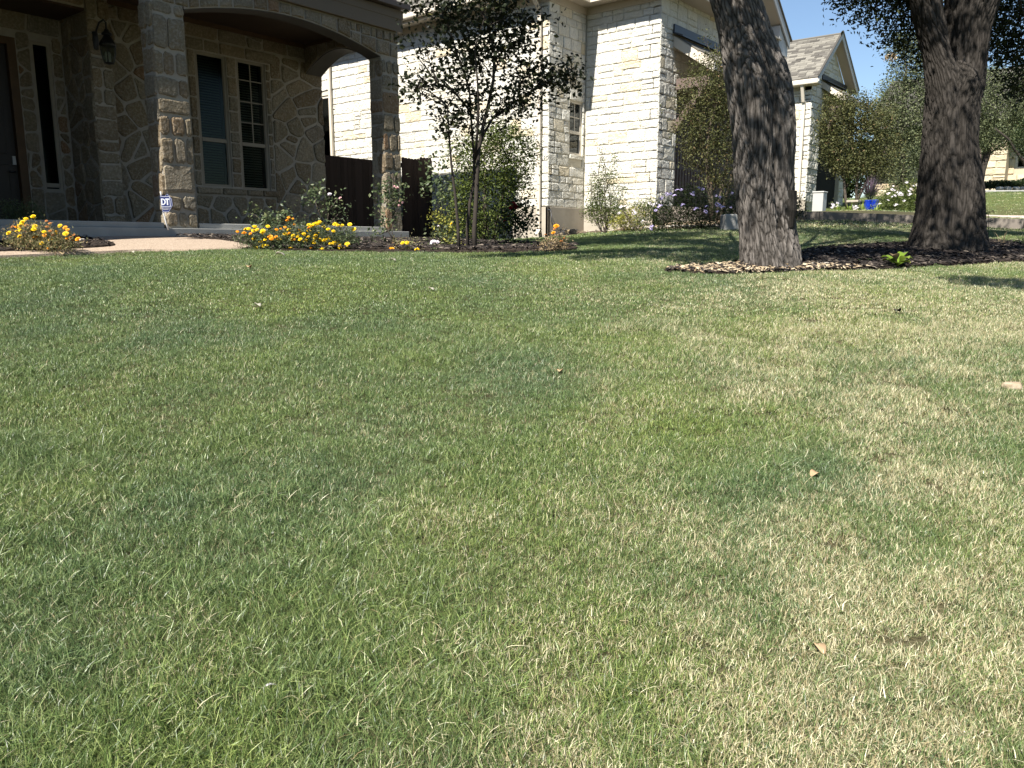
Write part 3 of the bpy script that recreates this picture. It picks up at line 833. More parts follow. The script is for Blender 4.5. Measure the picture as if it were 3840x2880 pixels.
# window wall
W1 = (7.18, 7.73, .93, 3.04); W2 = (7.92, 8.48, .91, 3.04)
wl = MB(); holed(wl, '-Y', YW + .02, .22, 5.66, XO - .02, FL - .05, ZC, [W1, W2]); wcore = wl.build('wall', MT, house)
w = Wall(wcore, '-Y', YW + .02, FS, .03, 150, .006)
flag_fill(w, 5.70, 7.04, FL, ZC - .25, .30, .026, 31)
flag_fill(w, 8.58, XO, FL, 3.22, .30, .028, 32)
flag_fill(w, 7.04, 8.58, FL, .78, .27, .026, 33)
flag_fill(w, 5.70, XO - .3, 3.25, ZC, .30, .022, 34, 1.6)
for i, (p, q) in enumerate(((6.95, 7.35), (7.35, 7.62), (7.62, 8.10), (8.10, 8.72))): rect_stone(w, p + .01, q - .01, 3.06, 3.23, rr, .005)
for i, (p, q) in enumerate(((7.05, 7.52), (7.52, 7.98), (7.98, 8.30), (8.30, 8.66))): rect_stone(w, p + .008, q - .008, .80, .905, rr, .004, .045)
for p, q, sd in ((7.05, 7.17, 1), (7.74, 7.91, 2), (8.49, 8.57, 3)):
    z = .93; rq = np.random.RandomState(sd)
    while z < 3.03:
        h = rq.uniform(.16, .34); e = min(z + h, 3.05)
        if 3.05 - e < .1: e = 3.05
        rect_stone(w, p + .004, q - .004, z + .008, e - .008, rq, .006, .028); z = e
w.done()
window(house, '-Y', YW + .02, *W1, M['frame_tan'], M['glass_screen'], 1.68, blinds=True)
window(house, '-Y', YW + .02, *W2, M['frame_tan'], M['glass'], 1.67, muntins=(2, (2.03, 2.37, 2.72)))
# the projecting pier with the lantern, and the door recess
PX0, PX1, YP, YR = 5.35, 5.69, 11.98, 12.84
p = MB(); p.box(PX0 + .02, PX1 - .02, YP + .02, YR, FL, ZC); pier = p.build('pier', MT, house)
w = Wall(pier, '-Y', YP + .02, FS, .03, 60, .006); rz = np.random.RandomState(9); z = FL
while z < ZC - .05:
    h = rz.uniform(.13, .34); e = min(z + h, ZC)
    ee = [0, 1] if h < .2 or rz.rand() < .5 else [0, rz.uniform(.3, .6), 1]
    for a_, b_ in zip(ee[:-1], ee[1:]): rect_stone(w, PX0 + .34 * a_ + .01, PX0 + .34 * b_ - .01, z + .01, e - .01, rz, .012, None, .03)
    z = e
w.done()
w = Wall(pier, '-X', PX0 + .02, FS, .03, 60, .006); flag_fill(w, YP, YR, FL, 3.2, .28, .024, 14, 1.0); w.done()
DOOR = (3.60, 4.73, FL, 2.84); SL = (4.93, 5.20, .76, 2.84)
rc = MB(); holed(rc, '-Y', YR + .02, .2, 2.9, PX0 + .02, FL - .05, 3.25, [DOOR, SL]); rcore = rc.build('entry_wall', MT, house)
w = Wall(rcore, '-Y', YR + .02, FS, .028, 60, .006)
flag_fill(w, 3.0, PX0, 2.95, 3.25, .26, .02, 41, 1.6); flag_fill(w, 4.74, 4.92, FL, 2.94, .22, .02, 42, .7)
flag_fill(w, 5.21, PX0, FL, 2.94, .24, .02, 43, .8); flag_fill(w, 4.92, 5.21, FL, .74, .26, .02, 44, .8)
w.done()
l = MB(); l.box(2.9, PX0, YP + .02, YR, 3.22, 3.52); lin = l.build('entry_lintel', MT, house)
w = Wall(lin, '-Y', YP + .02, FS, .03, 30, .006); flag_fill(w, 3.0, PX0, 3.23, 3.51, .28, .022, 45, 1.7); w.done()
l = MB(); l.box(2.9, PX0, YP + .03, YR, 3.19, 3.215); l.build('recess_ceiling', M['ceiling_wood'], house)
win = window(house, '-Y', YR + .02, *SL, M['frame_pale'], M['glass_screen'], .84, fw_=.035, blinds=False)
d = MB(); d.box(4.62, 4.73, YR - .0, YR + .16, FL, 2.84); d.box(3.55, 4.62, YR, YR + .16, 2.74, 2.84); dfr = d.build('door_frame', M['door_wood'], house, bevel=.004)
d = MB(); d.box(3.6, 4.615, YR + .08, YR + .13, FL, 2.74); door = d.build('door', M['door_dark'], house)
for z0_, z1_ in ((.45, 1.1), (1.25, 2.55)):
    q = MB(); q.box(4.12, 4.50, YR + .068, YR + .082, z0_, z1_); q.build('panel', M['door_dark'], door, bevel=.01)
q = MB(); q.box(4.555, 4.60, YR + .05, YR + .082, 1.10, 1.22); q.build('keypad', M['grey_plastic'], door, bevel=.004)
q = MB(); q.tube([(4.56, YR + .075, 1.0), (4.56, YR + .01, 1.0), (4.48, YR + .01, 1.0)], .011, 8); q.build('handle', M['black_metal'], door, smooth=True)
# back of the house and the front wing left of the frame
f = MB(); f.box(-6, XO - .02, 13.3, 22, -.3, 3.9); f.box(-6, 2.9, YW, 13.3, -.3, 3.9); f.build('rear_wall', MT, house)
wing = MB(); wing.box(-6, 2.72, 9.68, 13.0, -.4, 3.45); wing.build('front_wing', MT, house)

# lantern on the pier
lp = at_y(403, 176, YP - .18)
lan = empty('wall_lantern', (lp[0], YP - .16, lp[2]), 'black hooked wall lantern with clear glass panes on the stone pier beside the door', 'lantern')
lx, ly, lz = lp[0], YP - .16, lp[2]
q = MB(); q.lathe((lx - .055, YP - .012, lz + .07), [(0, -.10), (.028, -.085), (.034, 0), (.028, .085), (0, .10)], 12)
q.build('backplate', M['black_metal'], lan)
q = MB(); q.tube([(lx - .055, YP - .02, lz + .09), (lx - .055, YP - .06, lz + .17), (lx - .045, YP - .11, lz + .235), (lx - .022, ly, lz + .26), (lx - .0, ly, lz + .235), (lx, ly, lz + .165)], .0095, 8); q.build('arm', M['black_metal'], lan, smooth=True)
q = MB(); q.lathe((lx, ly, lz), [(.0, .175), (.02, .17), (.028, .15), (.05, .13), (.052, .115), (.03, .11), (.075, .04), (.085, .02), (.082, .008), (0, .008)], 12); q.build('cap', M['black_metal'], lan)
q = MB(); q.lathe((lx, ly, lz), [(.078, .007), (.074, -.06), (.058, -.135), (.045, -.16)], 6); q.build('pane', M['glass'], lan)
for k_ in range(6):
    th = math.pi / 3 * k_; cs, sn = math.cos(th), math.sin(th)
    q = MB(); q.tube([(lx + .079 * cs, ly + .079 * sn, lz + .007), (lx + .075 * cs, ly + .075 * sn, lz - .06), (lx + .059 * cs, ly + .059 * sn, lz - .135), (lx + .046 * cs, ly + .046 * sn, lz - .16)], .0038, 5); q.build('rib', M['black_metal'], lan)
q = MB(); q.lathe((lx, ly, lz - .16), [(0, .006), (.048, .004), (.05, -.004), (.02, -.012), (0, -.014)], 12); q.build('base', M['black_metal'], lan)
for s_ in (-1, 0, 1):
    q = MB(); q.lathe((lx + .02 * s_, ly + .012 * abs(s_), lz - .15), [(.007, 0), (.007, .06), (.012, .075), (.004, .10), (0, .105)], 8); q.build('candle', M['frame_white'], lan)
for o in [lan]: o.scale = (1.36, 1.36, 1.36); o.location.y -= .03
# doorbell
bp = at_x(257, 535, PX0 - .012)
q = MB(); q.box(PX0 - .03, PX0 - .002, bp[1] - .012, bp[1] + .012, bp[2] - .045, bp[2] + .045)
db = q.build('doorbell', M['black_metal'], None, bevel=.003); tag(db, 'slim black doorbell with a pale button on the shaded pier beside the front door', 'doorbell')
q = MB(); q.box(PX0 - .034, PX0 - .03, bp[1] - .006, bp[1] + .006, bp[2] - .032, bp[2] + .0); q.build('button', M['white_plastic'], db)

# ------------------------------------------------------------------ board fence and gate
FY = 12.86
fence = empty('board_fence', (11, FY, .1), 'dark brown dog-eared board fence between the two houses', 'fence')
gate = empty('board_gate', (12.7, FY - .03, .1), 'taller dark brown board gate against the white house', 'gate')
rf = random.Random(5)
def picket(par, x0, x1, z0, z1, y):
    m = MB(); c = .022; t = .018
    poly = [(x0, y, z0), (x1, y, z0), (x1, y, z1 - c), (x1 - c, y, z1), (x0 + c, y, z1), (x0, y, z1 - c)]
    m.prism(poly, (0, t, 0)); return m.build('board', M['fence'], par)
x = XO + .02
while x < 12.99:
    wd = .088; gt = x > 12.05
    top = 1.90 - .0 + rf.uniform(-.006, .006)
    if gt: top = at_y(1540, 598, FY)[2] + .02 + (.05 if x > 12.55 else 0) + rf.uniform(-.006, .006)
    else: top = at_y(1240, 588, FY)[2] - (x - 9.9) * .012 + rf.uniform(-.008, .008)
    picket(gate if gt else fence, x, min(x + wd, 12.985), .12, top, FY + rf.uniform(-.004, .004) - (.03 if gt else 0)); x += wd + rf.choice((.002, .003, .004))
for z_ in (.4, 1.0, 1.6):
    m = MB(); m.box(XO, 12.05, FY + .025, FY + .06, z_, z_ + .09); m.build('rail', M['fence'], fence)
    m = MB(); m.box(12.06, 12.98, FY + .0, FY + .035, z_, z_ + .09); m.build('rail', M['fence'], gate)
m = MB(); lx_ = at_y(1583, 705, FY - .06); m.box(lx_[0] - .012, lx_[0] + .012, FY - .075, FY - .035, lx_[2] - .07, lx_[2] + .07); m.tube([(lx_[0] - .09, FY - .07, lx_[2] + .03), (lx_[0], FY - .07, lx_[2] + .03)], .008, 6); m.build('latch', M['black_metal'], gate)

# ------------------------------------------------------------------ the white limestone house
XA, YA, XB_, YG = 13.0, 9.6, 14.28, 7.88
wh = empty('white_house', (15, 11, 0.1), 'white limestone house in the middle, its side wall in full sun', 'house')
LS, WM = M['limestone'], M['white_mortar']
SO = 4.70
WT = (16.25, 17.6, 1.0, 3.6)
core = MB()
holed(core, '-X', XA + .02, .2, YA + .02, 21, -.2, SO + .4, [WT])
WR = (13.74, 14.20, 1.80, 2.85)
holed(core, '-Y', YA + .02, .2, XA + .02, XB_ + .02, -.2, SO + .3, [WR])
holed(core, '-X', XB_ + .02, .2, YG + .02, YA + .02, -.2, SO + .3, [])
GX0, GX1, GZ1 = 15.03, 18.8, 3.06
XE = 19.3
pr = at_y(2957, 172, YG - .42); pt = at_y(2903, 0, YG - .42)
sl = (pt[2] - pr[2]) / (pt[0] - pr[0])
apx = (XB_ - .3 + pr[0]) / 2; apz = pr[2] + sl * (apx - pr[0])
holed(core, '-Y', YG + .02, .25, XB_ + .02, XE, -.2, SO + .1, [(GX0, GX1, -.2, GZ1)])
core.prism([(XB_ + .02, YG + .02, SO + .1), (pr[0] - .05, YG + .02, SO + .08), (apx, YG + .02, apz - .03)], (0, .25, 0))
core.box(XE - .2, XE, YG + .27, 20, -.2, SO + .1)
core.build('wall', WM, wh)
f = MB(); f.box(XA - .015, XA + .05, YA - .015, 21, -.3, .71); f.box(XA - .015, XB_ + .0, YA - .015, YA + .05, -.3, .71); f.box(XB_ - .015, XB_ + .05, YG - .015, YA - .016, -.3, .70); f.box(XB_ - .015, GX0, YG - .015, YG + .05, -.3, .70)
f.build('foundation', M['concrete_tan'], wh, bevel=.006)
HS, LL = [.135, .16, .19, .22, .25], (.20, .62)
wA = Wall(wh, '-X', XA + .015, LS, .019, 100, .0035)
ashlar_fill(wA, YA, 18.4, .715, SO, HS, LL, .008, 51, [WT])
# the stones the porch and shrubs leave in view come first
wA.done(key=lambda c: abs(c[0] - 12.2) + (5 if (c[0] > 13.9 and c[0] < 14.6) else 0))
wR = Wall(wh, '-Y', YA + .015, LS, .019, 100, .003)
ashlar_fill(wR, XA, XB_ - .01, .715, SO, [.14, .17, .2, .23], (.16, .45), .008, 52, [(WR[0] - .0, WR[1], WR[2] - .11, WR[3] + .24)])
rect_stone(wR, WR[0], WR[1] + .02, WR[2] - .10, WR[2] - .01, rr, .003, .04); rect_stone(wR, WR[0], WR[1] + .02, WR[3] + .01, WR[3] + .23, rr, .003, .03)
wR.done()
wB = Wall(wh, '-X', XB_ + .015, LS, .019, 130, .0035)
ashlar_fill(wB, YG, YA, .705, SO, HS, (.18, .52), .008, 53)
wB.done()
wG = Wall(wh, '-Y', YG + .015, LS, .019, 60, .0035)
ashlar_fill(wG, XB_, XE - .05, .705, apz, [.16, .2, .24, .28], (.22, .5), .008, 54, [(GX0, GX1, 0, GZ1)], skip=lambda a_, z_: z_ > SO + .02 + (apz - SO - .12) * (1 - abs(a_ - apx) / (apx - XB_)))
wG.done(key=lambda c: c[0] + .3 * c[1])
# garage door
g = MB(); g.box(GX0, GX1, YG + .18, YG + .24, .3, GZ1); gd = g.build('garage_door', M['garage_brown'], wh)
x = GX0 + .02
while x < GX1 - .08:
    for zz in np.arange(.5, GZ1 - .1, .54):
        m = MB(); m.box(x, x + .075, YG + .168, YG + .181, zz + .04, min(zz + .50, GZ1 - .03)); m.build('plank', M['garage_brown'], gd)
    x += .13
    if x > 17.5: break
m = MB(); m.box(GX0 - .02, GX1, YG - .03, YG + .1, GZ1 - .04, GZ1 + .17); m.box(GX0 - .02, GX1, YG - .05, YG - .03, GZ1 + .12, GZ1 + .19); m.build('door_header', M['timber_brown'], wh)
# bracketed roof over the garage door
def awning(par, x0, x1, yw, ztop, proj, drop, br=(0.12,)):
    yo = yw - proj; zo = ztop - drop
    a_ = MB(); a_.prism([(x0 + .04, yw, ztop - .02), (x0 + .04, yo, zo + .01), (x0 + .04, yo, zo - .04), (x0 + .04, yw, ztop - .09)], (x1 - x0 - .08, 0, 0)); aw_ = a_.build('awning', M['soffit_cream'], par)
    a_ = MB(); a_.prism([(x0, yw, ztop - .04), (x0, yo - .02, zo - .01), (x0, yo - .02, zo - .19), (x0, yw, ztop - .24)], (.035, 0, 0)); a_.build('end_board', M['trim_cream'], aw_)
    a_ = MB(); a_.box(x0 + .036, x1, yo - .045, yo - .01, zo - .17, zo); a_.build('fascia', M['trim_grey'], aw_)
    a_ = MB(); a_.box(x0 - .02, x1, yw - .035, yw - .004, ztop + .0, ztop + .17); a_.prism([(x0 - .03, yw, ztop + .03), (x0 - .03, yw - .22, ztop - .055), (x0 - .03, yw - .22, ztop - .085), (x0 - .03, yw, ztop - .0)], (x1 - x0 + .03, 0, 0)); a_.build('flashing', M['metal_dark'], aw_)
    n = int((x1 - x0) / .26)
    for i in range(n):
        xx = x0 + .02 + i * .26
        for j_ in range(2):
            s = j_ / 2 + .18; e = min(s + .46, 1.0)
            P = lambda t_, dz_=0: (yw + (yo - yw) * t_, ztop + (zo - ztop) * t_ + dz_)
            q = MB(); (ya_, za_), (yb_, zb_) = P(s), P(e)
            o_ = .10 * (j_ % 2)
            q.prism([(xx + o_, ya_, za_ + .006), (xx + o_, yb_, zb_ + .020), (xx + o_, yb_, zb_ + .004), (xx + o_, ya_, za_ - .004)], (.235, 0, 0)); q.build('shingle', M['shingle'], aw_)
    for bx_ in br:
        xx = x0 + bx_
        b_ = MB(); b_.box(xx, xx + .13, yo + .1, yw - .03, zo - .42, zo - .22); bk = b_.build('bracket', M['timber_brown'], aw_, bevel=.006)
        b_ = MB(); b_.prism([(xx + .015, yo + .16, zo - .42), (xx + .015, yo + .32, zo - .42), (xx + .015, yw - .03, zo - 1.02), (xx + .015, yw - .03, zo - 1.22)], (.10, 0, 0)); b_.build('brace', M['timber_brown'], bk, bevel=.006)
    return aw_
k = NT('shingle')
c = k.ramp(k.rnd(), [(0, (0.065, 0.060, 0.053)), (0.3, (0.115, 0.106, 0.092)), (0.6, (0.175, 0.163, 0.138)), (1, (0.21, 0.195, 0.165))])
M['shingle'] = k.finish(c, 0.95, k.bump(k.noise(120, 3), 0.6, 0.003), 0.1)
awning(wh, 14.78, 19.0, YG, 4.05, .85, .62)
# soffit, gutter, roof over the side wall
def slab(par, name, mat, *b, bevel=0): q = MB(); q.box(*b); return q.build(name, mat, par, bevel=bevel)
OH = .30
slab(wh, 'soffit', M['soffit_cream'], XA - OH, XB_ + .3, YA - OH, 20, SO, SO + .03)
slab(wh, 'soffit', M['soffit_cream'], XB_ - OH - .05, XE + .05, YG - .42, YA - OH - .002, SO + .002, SO + .032)
slab(wh, 'frieze', M['soffit_cream'], XA - .025, XA + .01, YA, 19, SO - .14, SO - .002)
slab(wh, 'frieze', M['soffit_cream'], XB_ - .025, XB_ + .01, YG, YA, SO - .14, SO - .002)
slab(wh, 'frieze', M['soffit_cream'], XA, XB_ - .03, YA - .025, YA + .01, SO - .14, SO - .002)
slab(wh, 'fascia', M['trim_cream'], XA - OH - .025, XA - OH, YA - OH, 20, SO - .02, SO + .16)
slab(wh, 'gutter', M['trim_cream'], XA - OH - .14, XA - OH - .03, YA - OH - .03, 20, SO + .04, SO + .15, bevel=.02)
slab(wh, 'fascia', M['trim_cream'], XA - OH - .025, XB_ - OH - .05, YA - OH - .025, YA - OH, SO - .02, SO + .16)
slab(wh, 'fascia', M['trim_cream'], XB_ - OH - .075, XB_ - OH - .05, YG - .42, YA - OH - .03, SO - .02, SO + .16)
def shingle_roof(par, x0, zr0, slope, y0, y1, rows, cap, expo=.19, tab=.33, name='shingle', ymid=None):
    """roof plane rising toward +X from an eave at x0"""
    L = expo; cs = 1 / math.sqrt(1 + slope ** 2); rq = random.Random(rows)
    mb = MB(); xr = x0 + rows * L * cs
    mb.prism([(x0, y0, zr0 - .03), (xr, y0, zr0 - .03 + (xr - x0) * slope), (xr, y0, zr0 + (xr - x0) * slope), (x0, y0, zr0)], (0, y1 - y0, 0))
    rf_ = mb.build('roof', M['shingle'], par)
    cand = []
    for i in range(rows):
        y = y0 - (i % 2) * tab / 2
        while y < y1:
            w_ = tab * rq.uniform(.8, 1.15); a_, b_ = max(y, y0), min(y + w_, y1); y += w_
            if b_ - a_ < .05: continue
            cand.append((i, a_, b_, rq.choice((.014, .020, .034))))
    mid = ymid if ymid is not None else (y0 + y1) / 2
    cand.sort(key=lambda t: abs((t[1] + t[2]) / 2 - mid))
    rest = MB()
    for n_, (i, a_, b_, th) in enumerate(cand):
        xa = x0 + i * L * cs - .012; xb = xa + (L + .02) * cs
        za, zb = zr0 + (xa - x0) * slope, zr0 + (xb - x0) * slope
        m = MB() if n_ < cap else rest
        m.prism([(xa, a_ + .004, za + .002), (xb, a_ + .004, zb + .002), (xb, a_ + .004, zb + .006), (xa, a_ + .004, za + .004 + th)], (0, b_ - a_ - .008, 0))
        if n_ < cap: m.build(name, M['shingle'], rf_)
    if rest.v: q = rest.build('shingles', M['shingle'], rf_); q['kind'] = 'stuff'
    return rf_
shingle_roof(wh, XA - OH - .05, SO + .17, .62, YA - OH, 19, 16, 120, ymid=15)
# front gable: rakes with a wide soffit
def rake(par, x_e, z_e, x_a, z_a, y_front, y_wall, sof, fas):
    th = .22; d_ = Vector((x_a - x_e, 0, z_a - z_e)); 
    q = MB(); q.prism([(x_e, y_front, z_e), (x_a, y_front, z_a), (x_a, y_front, z_a + .03), (x_e, y_front, z_e + .03)], (0, y_wall - y_front, 0)); q.build('rake_soffit', sof, par)
    q = MB(); q.prism([(x_e, y_front, z_e - .07), (x_a, y_front, z_a - .07), (x_a, y_front, z_a + .13), (x_e, y_front, z_e + .13)], (0, -.03, 0)); q.build('rake_board', fas, par)
    q = MB(); q.prism([(x_e + (.08 if x_e > x_a else -.08), y_front - .06, z_e + .10), (x_a, y_front - .06, z_a + .14), (x_a, y_front - .06, z_a + .165), (x_e + (.08 if x_e > x_a else -.08), y_front - .06, z_e + .125)], (0, .07, 0)); q.build('roof_edge', M['metal_dark'] if False else M['shingle'], par)
rake(wh, pr[0], pr[2], apx, apz, YG - .42, YG + .02, M['soffit_cream'], M['trim_grey'])
rake(wh, XB_ - OH - .05, pr[2], apx, apz, YG - .42, YG + .02, M['soffit_cream'], M['trim_grey'])
q = MB(); q.prism([(pr[0] - .55, YG - .40, pr[2] - .26), (pr[0], YG - .40, pr[2] - .26), (pr[0], YG - .40, pr[2] - .02), (pr[0] - .55, YG - .40, pr[2] - .02 + .5 * abs(sl))], (0, .45, 0)); q.build('eave_return', M['trim_grey'], wh)
# downspouts
def downspout(px_, px_y, X, name_lab, ztop, zbot, foot=True, y=None):
    p_ = at_x(px_, px_y, X - .06); yy = p_[1] if y is None else y
    q = MB(); q.obox((X - .09, yy - .04, zbot), (.06, 0, 0), (0, .08, 0), (0, 0, ztop - zbot))
    q.obox((X - OH - .12, yy - .04, SO + .03), (.07, 0, 0), (0, .08, 0), (OH + .03, 0, -.34)) if foot else None
    if foot:
        q.obox((X - .03, yy - .04, zbot), (-.06, 0, -.01), (0, .08, 0), (-.22, -.10, -.10))
    return q, yy
q, y_ = downspout(2022, 500, XA, '', SO - .30, .28, True); q.build('downspout', M['trim_cream'], wh, bevel=.012); DSY = y_
q, y_ = downspout(1243, 500, XA, '', SO - .30, .2, True); q.build('downspout', M['trim_cream'], wh, bevel=.012)
# windows of the white house
window(wh, '-Y', YA + .02, *WR, M['frame_white'], M['glass'], 2.24, fw_=.04, muntins=(2, (2.54,)))
window(wh, '-X', XA + .02, *WT, M['frame_white'], M['glass_teal'], 1.95, fw_=.06)
# hose bib and hose
q = MB(); hb = at_y(2057, 787, YA - .02); q.tube([(hb[0], YA, hb[2]), (hb[0], YA - .07, hb[2]), (hb[0], YA - .075, hb[2] - .03)], .013, 8); q.build('tap', M['metal_dark'], wh)
hose = MB(); hz = h1(13.3, 9.35) + .05
pts = [(hb[0], YA - .08, hb[2] - .03), (hb[0] + .01, YA - .10, hb[2] - .25), (hb[0] + .07, YA - .16, hz + .02)]
cx, cy = at_y(2130, 866, 9.30)[0], 9.28
for i in range(1, 70):
    th = i * .55; r_ = .20 + .05 * math.sin(i * 1.7); pts.append((cx + r_ * 1.2 * math.cos(th + 2.6), cy + .12 * math.sin(th + 2.6), hz + .0015 * i + .012 * math.sin(i * 2.3)))
hose.tube(pts, .0105, 6); ho = hose.build('garden_hose', M['rubber_black'], None, smooth=True); tag(ho, 'black garden hose coiled on the ground at the corner of the white house', 'hose')

# ------------------------------------------------------------------ second white gabled house beyond the driveway
nh = empty('gabled_house', (27, 11, .9), 'farther white stone house with a brown shingled roof and front gable', 'house')
CX, CY, OG = 26.2, 9.04, .30
EZ = at_y(3064, 305, CY - OG)[2] - .03
core = MB(); holed(core, '-X', CX + .02, .2, CY + .02, 18, .4, EZ + .3, []); GO = (27.2, 29.6, .4, 3.9)
holed(core, '-Y', CY + .02, .2, CX + .02, 30.2, .4, EZ + .2, [GO])
lft = at_y(3062, 303, CY - OG); rgt = at_y(3214, 352, CY - OG); apex = at_y(3157, 130, CY - OG)
core.prism([(CX, CY + .02, EZ + .2), (rgt[0] - .02, CY + .02, rgt[2] - .05), (apex[0], CY + .02, apex[2] - .03)], (0, .2, 0))
core.build('wall', WM, nh)
w = Wall(nh, '-X', CX + .015, LS, .035, 90, .01); ashlar_fill(w, CY, 12.2, 1.35, EZ - .1, [.2, .24, .28], (.3, .75), .014, 61); w.done()
w = Wall(nh, '-Y', CY + .015, LS, .035, 90, .01); ashlar_fill(w, CX, 30.1, 1.3, apex[2] - .3, [.2, .25, .3], (.3, .7), .014, 62, [GO], skip=lambda a_, z_: z_ > EZ + .15 + (apex[2] - EZ - .5) * (1 - abs(a_ - apex[0]) / (apex[0] - CX + .1))); w.done()
slab(nh, 'foundation', M['concrete_tan'], CX - .01, CX + .04, CY - .01, 14, .5, 1.35); slab(nh, 'garage_door', M['dark_room'], GO[0], GO[1], CY + .15, CY + .2, .4, 3.9)
slab(nh, 'soffit', M['soffit_cream'], CX - OG, CX + .02, CY - OG, 16, EZ, EZ + .03); slab(nh, 'gutter', M['trim_cream'], CX - OG - .12, CX - OG + .02, CY - OG, 16, EZ + .0, EZ + .15, bevel=.02)
roof_sl = (apex[2] - (EZ + .16)) / (apex[0] - (CX - OG - .08))
rows = int((apex[0] - CX + OG + .08) * math.sqrt(1 + roof_sl ** 2) / .12) + 1
shingle_roof(nh, CX - OG - .08, EZ + .18, roof_sl, CY - OG, 14.5, rows, 290, expo=.12, tab=.27, ymid=9.5)
rake(nh, CX - OG - .08, EZ + .12, apex[0], apex[2] - .05, CY - OG, CY + .02, M['soffit_cream'], M['trim_grey'])
rake(nh, rgt[0], rgt[2], apex[0], apex[2] - .05, CY - OG, CY + .02, M['soffit_cream'], M['trim_grey'])
q = MB(); q.box(apex[0] - 3, apex[0] + .06, CY - .5, 14.5, apex[2] + .10, apex[2] + .2); 
q = MB(); q.tube([(apex[0], CY - OG + .02, apex[2] + .02), (apex[0], 14.5, apex[2] + .02)], .05, 6); q.build('ridge_cap', M['shingle'], nh)
awning(nh, at_y(3082, 300, CY)[0], rgt[0] - .3, CY, at_y(3085, 300, CY)[2], .8, .62, br=(.15,))
q = MB(); dsx = at_x(3008, 500, CX - .07); q.box(CX - .12, CX - .03, dsx[1] - .05, dsx[1] + .05, 1.2, EZ - .45); q.obox((CX - OG - .08, dsx[1] - .05, EZ + .0), (.09, 0, 0), (0, .10, 0), (.2, 0, -.5)); q.build('downspout', M['trim_cream'], nh, bevel=.015)

# ------------------------------------------------------------------ beige stone house at the far right
fh = empty('beige_house', (43, 5, 2.2), 'distant sunlit beige stone house at the far right behind the second oak', 'house')
def P_(px, py, d): return at_d(px, py, d)
D0 = 40.0
a0 = P_(3700, 560, D0); a1 = P_(3776, 560, D0); FX = a0[0]
core = MB()
ya1, ya0 = at_x(3697, 600, FX)[1], at_x(3776, 600, FX)[1]
zg = 2.1; zt = at_x(3740, 520, FX)[2] + .8
core.box(FX + .03, FX + 3, ya0 + .02, ya1 - .02, 1.6, zt)
FX2 = FX + 1.0
yb0, yb1 = at_x(4020, 600, FX2)[1], at_x(3776, 600, FX2)[1]
WF = (at_x(3905, 600, FX2)[1], at_x(3808, 600, FX2)[1], at_x(3815, 632, FX2)[2], at_x(3815, 548, FX2)[2])
holed(core, '-X', FX2 + .03, .3, yb0, yb1 + .1, 1.6, zt, [WF])
yc1 = at_x(3380, 600, FX + 1.4)[1]
WG = (at_x(3468, 640, FX + 1.4)[1], at_x(3444, 640, FX + 1.4)[1], at_x(3450, 645, FX + 1.4)[2], at_x(3450, 608, FX + 1.4)[2])
GA = (at_x(3695, 640, FX + 1.4)[1], at_x(3655, 640, FX + 1.4)[1], 1.6, at_x(3670, 560, FX + 1.4)[2])
holed(core, '-X', FX + 1.43, .3, ya1, yc1 + 1.5, 1.6, zt, [WG, GA])
core.build('wall', plain('beige_mortar', (.42, .35, .25), .9), fh)
w = Wall(fh, '-X', FX + .03, M['beige_stone'], .06, 80, .02); ashlar_fill(w, ya0, ya1, 1.9, zt - .3, [.28, .34, .4], (.5, 1.1), .03, 71); w.done()
w = Wall(fh, '-X', FX2 + .03, M['beige_stone'], .06, 80, .02); ashlar_fill(w, yb0, yb1, 1.9, zt - .3, [.28, .34, .4], (.5, 1.1), .03, 72, [WF]); w.done()
w = Wall(fh, '-X', FX + 1.43, M['beige_stone'], .06, 80, .02); ashlar_fill(w, ya1, yc1 + 1.4, 1.9, zt - .3, [.3, .36], (.5, 1.1), .03, 73, [WG, GA]); w.done()
window(fh, '-X', FX2 + .03, *WF, M['frame_white'], M['glass'], (WF[2] + WF[3]) / 2, fw_=.1, blinds=False)
window(fh, '-X', FX + 1.43, *WG, M['frame_white'], M['glass'], (WG[2] + WG[3]) / 2, fw_=.09, blinds=False)
slab(fh, 'garage_door', M['garage_brown'], FX + 1.6, FX + 1.65, GA[0], GA[1], GA[2], GA[3])
slab(fh, 'porch_post', M['timber_brown'], FX + .2, FX + .45, ya1 + .25, ya1 + .5, 1.7, zt)
q = MB(); q.prism([(FX - .8, yb0 - 1, zt), (FX + 9, yb0 - 1, zt), (FX + 4.2, yb0 - 1, zt + 3.2)], (0, yc1 + 2.5 - yb0, 0)); q.build('roof', M['shingle'], fh)
# ------------------------------------------------------------------ bark, branches, leaves
def cell_noise(P, seed=0):
    """F2-F1 and F1 cellular noise, numpy"""
    I = np.floor(P).astype(int); f1 = np.full(len(P), 9.0); f2 = np.full(len(P), 9.0)
    for dx in (-1, 0, 1):
        for dy in (-1, 0, 1):
            for dz_ in (-1, 0, 1):
                C = I + np.array((dx, dy, dz_))
                h = (C[:, 0] * 73856093) ^ (C[:, 1] * 19349663) ^ (C[:, 2] * 83492791) ^ (seed * 2654435)
                h = h & 0x7fffffff
                a = ((h * 1103515245 + 12345) & 0x7fffffff) / 2147483647.0
                b = ((h * 214013 + 2531011) & 0x7fffffff) / 2147483647.0
                c = ((h * 16807 + 7) & 0x7fffffff) / 2147483647.0
                d = np.sqrt((C[:, 0] + a - P[:, 0]) ** 2 + (C[:, 1] + b - P[:, 1]) ** 2 + (C[:, 2] + c - P[:, 2]) ** 2)
                m = d < f1
                f2 = np.where(m, f1, np.minimum(f2, d)); f1 = np.where(m, d, f1)
    return f1, f2
